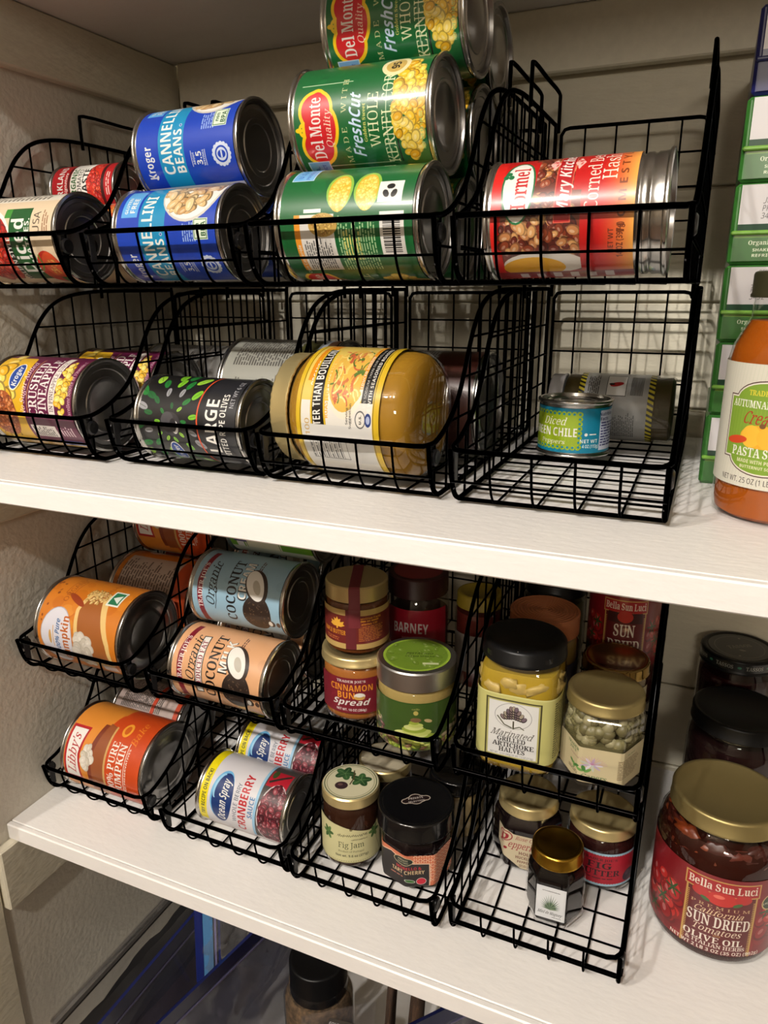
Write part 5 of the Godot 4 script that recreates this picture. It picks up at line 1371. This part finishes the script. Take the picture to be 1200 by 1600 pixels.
	jar("cherry_jam_jar", "sour cherry jam jar with orange patterned label and black lid", Vector3(0.381, f0, -0.1445), chp, {"yaw": 28, "cross": ["ngon", 8, 0.985], "seg": 64, "fill": mat(rgb(16, 8, 10), 0.7, 0.0, {"spec": 0.1}), "fill_top": 0.052, "lid": {"r": 0.0365, "y": 0.0560, "h": 0.0195, "m": M.black_lid, "art": print_mat(art_cherry_lid(), 0.25)}, "labels": [{"m": print_mat(art_cherry(), 0.45), "a0": -80, "a1": 80, "y0": 0.005, "y1": 0.043, "seg": 48, "hi": [Vector2(0, 1.0), Vector2(0.3, 0.95), Vector2(0.6, 0.93), Vector2(1, 1.0)], "lo": [Vector2(0, 0.0), Vector2(0.82, 0.0), Vector2(1, 0.3)]}]})
	jar("jam_jar", "jam jar with gold-rimmed lid behind the fig jam", Vector3(0.322, f0, -0.2065), v2s([0, 0, 0.024, 0, 0.028, 0.004, 0.0285, 0.010, 0.0285, 0.048, 0.0265, 0.054, 0.0258, 0.062]), {"fill": mat(rgb(50, 20, 16), 0.35), "fill_top": 0.053, "lid": {"r": 0.0278, "y": 0.055, "h": 0.0105, "m": M.gold, "flat": 1, "art": mat(rgb(170, 160, 136), 0.5), "ar": 0.0255}, "labels": [{"m": mat(rgb(96, 58, 40), 0.5), "a0": -70, "a1": 70, "y0": 0.012, "y1": 0.042}]})
	jar("jam_jar", "black-lidded jar of pale relish behind the cherry jam", Vector3(0.3985, f0, -0.2185), v2s([0, 0, 0.026, 0, 0.030, 0.004, 0.030, 0.046, 0.028, 0.052, 0.027, 0.060]), {"fill": mat(rgb(140, 120, 80), 0.5), "fill_top": 0.05, "lid": {"r": 0.029, "y": 0.053, "h": 0.014, "m": M.black_lid}})
	# fourth basket, upper row
	var ap := v2s([0, 0.001, 0.027, 0, 0.0325, 0.004, 0.0338, 0.011, 0.0338, 0.080, 0.0325, 0.090, 0.0295, 0.096, 0.0285, 0.098, 0.0285, 0.106])
	var aj := jar("artichoke_jar", "square-sided jar of grilled artichokes in yellow oil, black lid", Vector3(0.4765, f1, -0.1425), ap, {"yaw": 2, "cross": ["sq", 4.2], "seg": 64, "fill": mat(rgb(156, 130, 36), 0.6, 0.0, {"spec": 0.2}), "fill_top": 0.091, "labels": [{"m": print_mat(art_artichoke(), 0.45), "a0": -88, "a1": 110, "y0": 0.014, "y1": 0.074, "seg": 60}]})
	part(aj, "lid", loft(v2s([0.0335, 0.0975, 0.0345, 0.098, 0.0345, 0.101, 0.0338, 0.1018, 0.0338, 0.1095, 0.0318, 0.1118, 0.029, 0.1122, 0.0275, 0.1112, 0, 0.1112]), [], 48), M.black_mat)
	var rng := RandomNumberGenerator.new(); rng.seed = 8
	var am := mat(rgb(176, 152, 84), 0.5)
	for k in 7:
		var a = -1.1 + k * 0.42
		var p := part(aj, "artichoke_piece", lump(Vector3(0.0115, 0.0085, 0.0042), 20 + k, 0.55), am, Vector3(sin(a) * 0.0285 * xmul(["sq", 4.2], a), 0.0765 + rng.randf_range(-0.003, 0.004), cos(a) * 0.0285 * xmul(["sq", 4.2], a)))
		p.rotation = Vector3(rng.randf() * 0.6, a, rng.randf_range(-0.6, 0.6))
	var kp := v2s([0, 0.001, 0.027, 0, 0.0318, 0.003, 0.0325, 0.008, 0.0325, 0.058, 0.0315, 0.062, 0.028, 0.066, 0.0275, 0.067, 0.0275, 0.073])
	var kj := jar("caper_jar", "six-sided jar of grey-green capers with cream label, gold lid", Vector3(0.5435, f1, -0.1435), kp, {"yaw": 6, "cross": ["ngon", 6, 0.98], "seg": 72, "fill": mat(rgb(88, 82, 50), 0.6), "fill_top": 0.040, "lid": {"r": 0.0300, "y": 0.0675, "h": 0.0105, "m": M.dull_gold}, "labels": [{"m": print_mat(art_capers(), 0.55), "a0": -95, "a1": 95, "y0": 0.007, "y1": 0.0385, "seg": 60}]})
	var kms := [mat(rgb(118, 112, 76), 0.45), mat(rgb(140, 134, 100), 0.45), mat(rgb(98, 92, 60), 0.45)]
	var kmesh := [lump(Vector3(0.0050, 0.0058, 0.0040), 1, 0.15, 9, 6), lump(Vector3(0.0056, 0.0048, 0.0040), 2, 0.15, 9, 6)]
	for k in 200:
		var a = rng.randf() * TAU; var rr = 0.0262 * xmul(["ngon", 6, 0.98], a) * (1.0 if k < 150 else rng.randf_range(0.2, 0.75)) * (1.0 if k % 5 < 4 else 0.92)
		part(kj, "caper", kmesh[k % 2], kms[k % 3], Vector3(sin(a) * rr, 0.0415 + (k % 5) * 0.0044 + rng.randf_range(-0.001, 0.001), cos(a) * rr))
	jar("salsa_jar", "jar with ringed copper lid behind the artichoke jar", Vector3(0.4775, f1, -0.2185), v2s([0, 0, 0.028, 0, 0.0315, 0.004, 0.0315, 0.076, 0.029, 0.082, 0.028, 0.088]), {"fill": mat(rgb(120, 96, 44), 0.45), "fill_top": 0.080, "lid": {"r": 0.0315, "y": 0.084, "h": 0.0195, "m": M.copper, "rings": 1}, "labels": [{"m": print_mat(art_paper(rgb(70, 70, 90), [], 5), 0.5), "a0": 0, "a1": 120, "y0": 0.02, "y1": 0.060}]})
	jar("olive_jar", "dark-lidded jar farthest back behind the copper lid", Vector3(0.474, f1, -0.2905), v2s([0, 0, 0.027, 0, 0.0305, 0.004, 0.0305, 0.088, 0.028, 0.093, 0.027, 0.100]), {"fill": mat(rgb(80, 76, 46), 0.5), "fill_top": 0.088, "lid": {"r": 0.0295, "y": 0.094, "h": 0.014, "m": M.black_mat}})
	jar("jam_jar", "jar with shiny bronze lid between the capers and sun-dried tomatoes", Vector3(0.5440, f1, -0.2085), v2s([0, 0, 0.0245, 0, 0.0275, 0.004, 0.0275, 0.058, 0.0255, 0.063, 0.0250, 0.070]), {"fill": mat(rgb(120, 100, 60), 0.45), "fill_top": 0.062, "lid": {"r": 0.0285, "y": 0.0635, "h": 0.0105, "m": mat(rgb(150, 124, 72), 0.14, 1.0)}, "labels": [{"m": mat(rgb(196, 190, 160), 0.5), "a0": -80, "a1": 80, "y0": 0.012, "y1": 0.055}]})
	jar("sun_dried_tomato_jar", "smaller red sun-dried tomato jar at the back of its basket", Vector3(0.5425, f1, -0.2735), v2s([0, 0, 0.029, 0, 0.0325, 0.004, 0.0325, 0.119, 0.030, 0.124, 0.029, 0.132]), {"yaw": 6, "fill": mat(rgb(60, 16, 12), 0.4), "fill_top": 0.117, "lid": {"r": 0.0305, "y": 0.125, "h": 0.012, "m": M.black_lid}, "labels": [{"m": print_mat(art_sundried(false), 0.4), "a0": -120, "a1": 120, "y0": 0.046, "y1": 0.117, "seg": 56}]})
	# fourth basket, lower row
	var hx := ["ngon", 6, 0.985]
	var hj := v2s([0, 0.001, 0.0215, 0, 0.0255, 0.003, 0.0262, 0.007, 0.0262, 0.046, 0.0250, 0.052, 0.0205, 0.058, 0.0195, 0.060, 0.0195, 0.068])
	jar("honey_jar", "small hexagonal jar of dark agave honey, gold lid, white label", Vector3(0.515, f0, -0.1445), hj, {"yaw": 2, "cross": hx, "seg": 72, "fill": mat(rgb(14, 10, 9), 0.7, 0.0, {"spec": 0.1}), "fill_top": 0.054, "lid": {"r": 0.0222, "y": 0.0605, "h": 0.0125, "m": M.brass}, "labels": [{"m": print_mat(art_maguey(), 0.5), "a0": -29, "a1": 29, "y0": 0.010, "y1": 0.044, "seg": 12}]})
	var pp := v2s([0, 0.001, 0.029, 0, 0.0340, 0.004, 0.0348, 0.009, 0.0348, 0.046, 0.033, 0.052, 0.027, 0.058, 0.026, 0.060, 0.026, 0.068])
	jar("pepper_jelly_jar", "faceted jar of dark pepper jelly with shield-like cream label", Vector3(0.476, f0, -0.2045), pp, {"yaw": 4, "cross": ["ngon", 6, 0.985], "seg": 72, "fill": mat(rgb(18, 10, 12), 0.7, 0.0, {"spec": 0.1}), "fill_top": 0.056, "lid": {"r": 0.0285, "y": 0.0600, "h": 0.0115, "m": M.gold}, "labels": [{"m": print_mat(art_pepper(), 0.5), "a0": -52, "a1": 70, "y0": 0.005, "y1": 0.047, "seg": 48, "lo": [Vector2(0, 0.5), Vector2(0.42, 0.0), Vector2(0.58, 0.0), Vector2(1, 0.5)], "hi": [Vector2(0, 0.98), Vector2(0.2, 1.0), Vector2(0.3, 0.9), Vector2(1, 0.9)]}]})
	jar("fig_butter_jar", "fig butter jar with bright red label and gold lid", Vector3(0.546, f0, -0.2110), v2s([0, 0.001, 0.028, 0, 0.0310, 0.003, 0.0315, 0.008, 0.0315, 0.048, 0.029, 0.054, 0.0275, 0.056, 0.0275, 0.066]), {"yaw": 8, "fill": mat(rgb(40, 16, 14), 0.7, 0.0, {"spec": 0.1}), "fill_top": 0.054, "lid": {"r": 0.0305, "y": 0.0565, "h": 0.0105, "m": M.gold}, "labels": [{"m": print_mat(art_figbutter(), 0.45), "a0": -90, "a1": 90, "y0": 0.008, "y1": 0.044, "seg": 48}]})
	# on the shelf, right of the baskets
	var bl := v2s([0, 0.002, 0.046, 0, 0.0505, 0.004, 0.052, 0.012, 0.052, 0.096, 0.0505, 0.106, 0.046, 0.114, 0.0425, 0.118, 0.041, 0.120, 0.041, 0.130])
	var bj := jar("sun_dried_tomato_jar", "large jar of sun-dried tomatoes in olive oil, flat gold lid", Vector3(0.6455, -SH + 0.0002, -0.1955), bl, {"yaw": 3, "fill": mat(rgb(44, 14, 8), 0.7, 0.0, {"spec": 0.1}), "fill_top": 0.112, "lid": {"r": 0.0445, "y": 0.1215, "h": 0.0155, "m": M.dull_gold}, "labels": [{"m": print_mat(art_sundried(true), 0.35), "a0": -112, "a1": 112, "y0": 0.013, "y1": 0.090, "seg": 72}]})
	var tm := [mat(rgb(84, 28, 14), 0.4), mat(rgb(60, 18, 10), 0.4), mat(rgb(112, 46, 16), 0.4)]
	for k in 26:
		var a = rng.randf_range(-1.9, 1.9); var y = rng.randf_range(0.094, 0.110)
		var rr = rad_at(bl, y) - 0.0065
		var p := part(bj, "tomato_piece", lump(Vector3(0.012, 0.008, 0.0045), 60 + k, 0.6), tm[k % 3], Vector3(sin(a) * rr, y, cos(a) * rr)); p.rotation.y = a
	jar("olive_jar", "plain black-lidded jar of dark olives between the two labelled jars", Vector3(0.654, -SH + 0.0002, -0.2920), v2s([0, 0, 0.040, 0, 0.0435, 0.004, 0.0440, 0.010, 0.0440, 0.125, 0.043, 0.136, 0.039, 0.143, 0.038, 0.146, 0.038, 0.158]), {"fill": mat(rgb(30, 14, 14), 0.7, 0.0, {"spec": 0.1}), "fill_top": 0.134, "lid": {"r": 0.0420, "y": 0.148, "h": 0.0150, "m": M.black_mat}})
	jar("olive_jar", "olive jar with lettered black lid against the back wall", Vector3(0.652, -SH + 0.0002, -0.3740), v2s([0, 0, 0.033, 0, 0.0372, 0.004, 0.0375, 0.155, 0.037, 0.165, 0.034, 0.170, 0.033, 0.184]), {"fill": mat(rgb(40, 12, 16), 0.7, 0.0, {"spec": 0.1}), "fill_top": 0.165, "lid": {"r": 0.0365, "y": 0.173, "h": 0.0150, "m": M.black_mat, "art": print_mat(art_olive_lid(), 0.4), "ar": 0.0300, "band": print_mat(art_olive_band(), 0.4)}})

func bottom_goods():
	var y := -0.55
	var film := mat(rgb(150, 150, 150), 0.10, 0.0, {"alpha": 0.16}); var dim := mat(rgb(74, 76, 92), 0.12, 0.0, {"alpha": 0.45}); var clear := mat(rgb(150, 150, 156), 0.08, 0.0, {"alpha": 0.05})
	var navy := mat(rgb(24, 34, 92), 0.28); var pale := mat(rgb(70, 116, 160), 0.2); var lilac := mat(rgb(120, 116, 160), 0.3)
	var dark := mat(rgb(34, 22, 22), 0.7); var grey := mat(rgb(70, 66, 62), 0.8); var wine := mat(rgb(52, 18, 20), 0.7); var ash := mat(rgb(90, 92, 100), 0.7)
	var g := "zip bags standing under the lower shelf"
	zip_bag("clear zip bag standing nearest the plastered left wall", Vector3(0.058, y, 0.03), Vector3(0.060, y - 0.004, -0.32), Vector3(-0.014, -0.220, 0), 0.035, film, [[0.004, 0.006, clear], [0.016, 0.003, grey]], 3, g, grey)
	zip_bag("zip bag with navy zip running front to back", Vector3(0.106, y, 0.03), Vector3(0.112, y, -0.33), Vector3(0.012, -0.220, 0), 0.035, dim, [[0.0, 0.016, navy], [0.019, 0.002, lilac]], 5, g, wine)
	zip_bag("zip bag turned on end, its pale blue zip upright", Vector3(0.134, -0.470, -0.108), Vector3(0.129, -0.615, -0.103), Vector3(0.040, 0.0, -0.050), 0.012, film, [[0.0, 0.008, navy], [0.0085, 0.011, pale], [0.0215, 0.002, lilac], [0.026, 0.002, navy]], 7, g)
	zip_bag("zip bag with navy zip slanting across beside the black-capped jar", Vector3(0.158, y, 0.0), Vector3(0.218, y + 0.02, -0.215), Vector3(0.02, -0.215, 0.0), 0.02, dim, [[0.0, 0.015, navy], [0.018, 0.002, lilac]], 9, g)
	zip_bag("zip bag with navy zip right of the bark strips", Vector3(0.357, y, -0.065), Vector3(0.462, y, -0.19), Vector3(0.03, -0.215, 0.012), 0.03, dim, [[0.0, 0.016, navy], [0.019, 0.002, lilac]], 11, g, ash)
	jar("oat_jar", "black-capped jar of beige oats standing among the zip bags", Vector3(0.264, -0.7798, -0.148), v2s([0, 0, 0.036, 0, 0.040, 0.004, 0.040, 0.165, 0.036, 0.175, 0.033, 0.180, 0.033, 0.190]), {"fill": painted(rgb(126, 100, 70), 0.8, 0.06, 3, 21, Vector3(30, 30, 30), 12.0, 0.6), "fill_top": 0.176, "lid": {"r": 0.032, "y": 0.178, "h": 0.040, "m": M.black_mat}})
	var fb := zip_bag("printed clear pouch leaning on the oat jar", Vector3(0.287, -0.552, -0.072), Vector3(0.352, -0.545, -0.112), Vector3(-0.012, -0.215, 0.02), 0.004, clear, [], 13, g)
	var fp := part(fb, "pouch_print", sheet(0.030, 0.046), print_mat(art_fold(), 0.4), Vector3(0.030, -0.030, -0.012)); fp.rotation = Vector3(-0.1, 0.56, -0.45)
	var lb := part(fb, "pouch_label", sheet(0.030, 0.075), mat(rgb(150, 152, 160), 0.6), Vector3(0.004, -0.062, 0.010)); lb.rotation = Vector3(-0.1, 0.56, -0.5)
	var bark := painted(rgb(92, 64, 42), 0.85, 0.03, 5, 31, Vector3(60, 8, 60), 8.0, 0.6)
	var barks := [["narrow pale brown bark strip beside the printed pouch", 0.340, -0.150, 0.006], ["bark strip wedged between the narrow and the broad one", 0.366, -0.165, 0.009], ["broad dark bark strip next to the navy-zipped bag", 0.397, -0.200, 0.013]]
	for k in 3:
		var b := thing("bark_strip", barks[k][0], "bark", Vector3(barks[k][1], -0.7755, barks[k][2]), "strips of brown bark")
		part(b, "strip", lump(Vector3(barks[k][3], 0.135, 0.030), 70 + k, 0.25, 12, 14), bark, Vector3(0, 0.135, 0)); b.rotation = Vector3(-0.12, 0.3, -0.06)
	var rc := thing("red_bag_clip", "small red clip seen between the bags and shelf", "clip", Vector3(0.262, -0.5620, -0.285))
	part(rc, "jaw", block(Vector3(0.06, 0.012, 0.012), 0.003), mat(rgb(150, 20, 26), 0.4), Vector3(0, 0.006, 0)); part(rc, "grip", block(Vector3(0.03, 0.022, 0.004), 0.0015), mat(rgb(150, 20, 26), 0.4), Vector3(0, 0.018, 0.004))
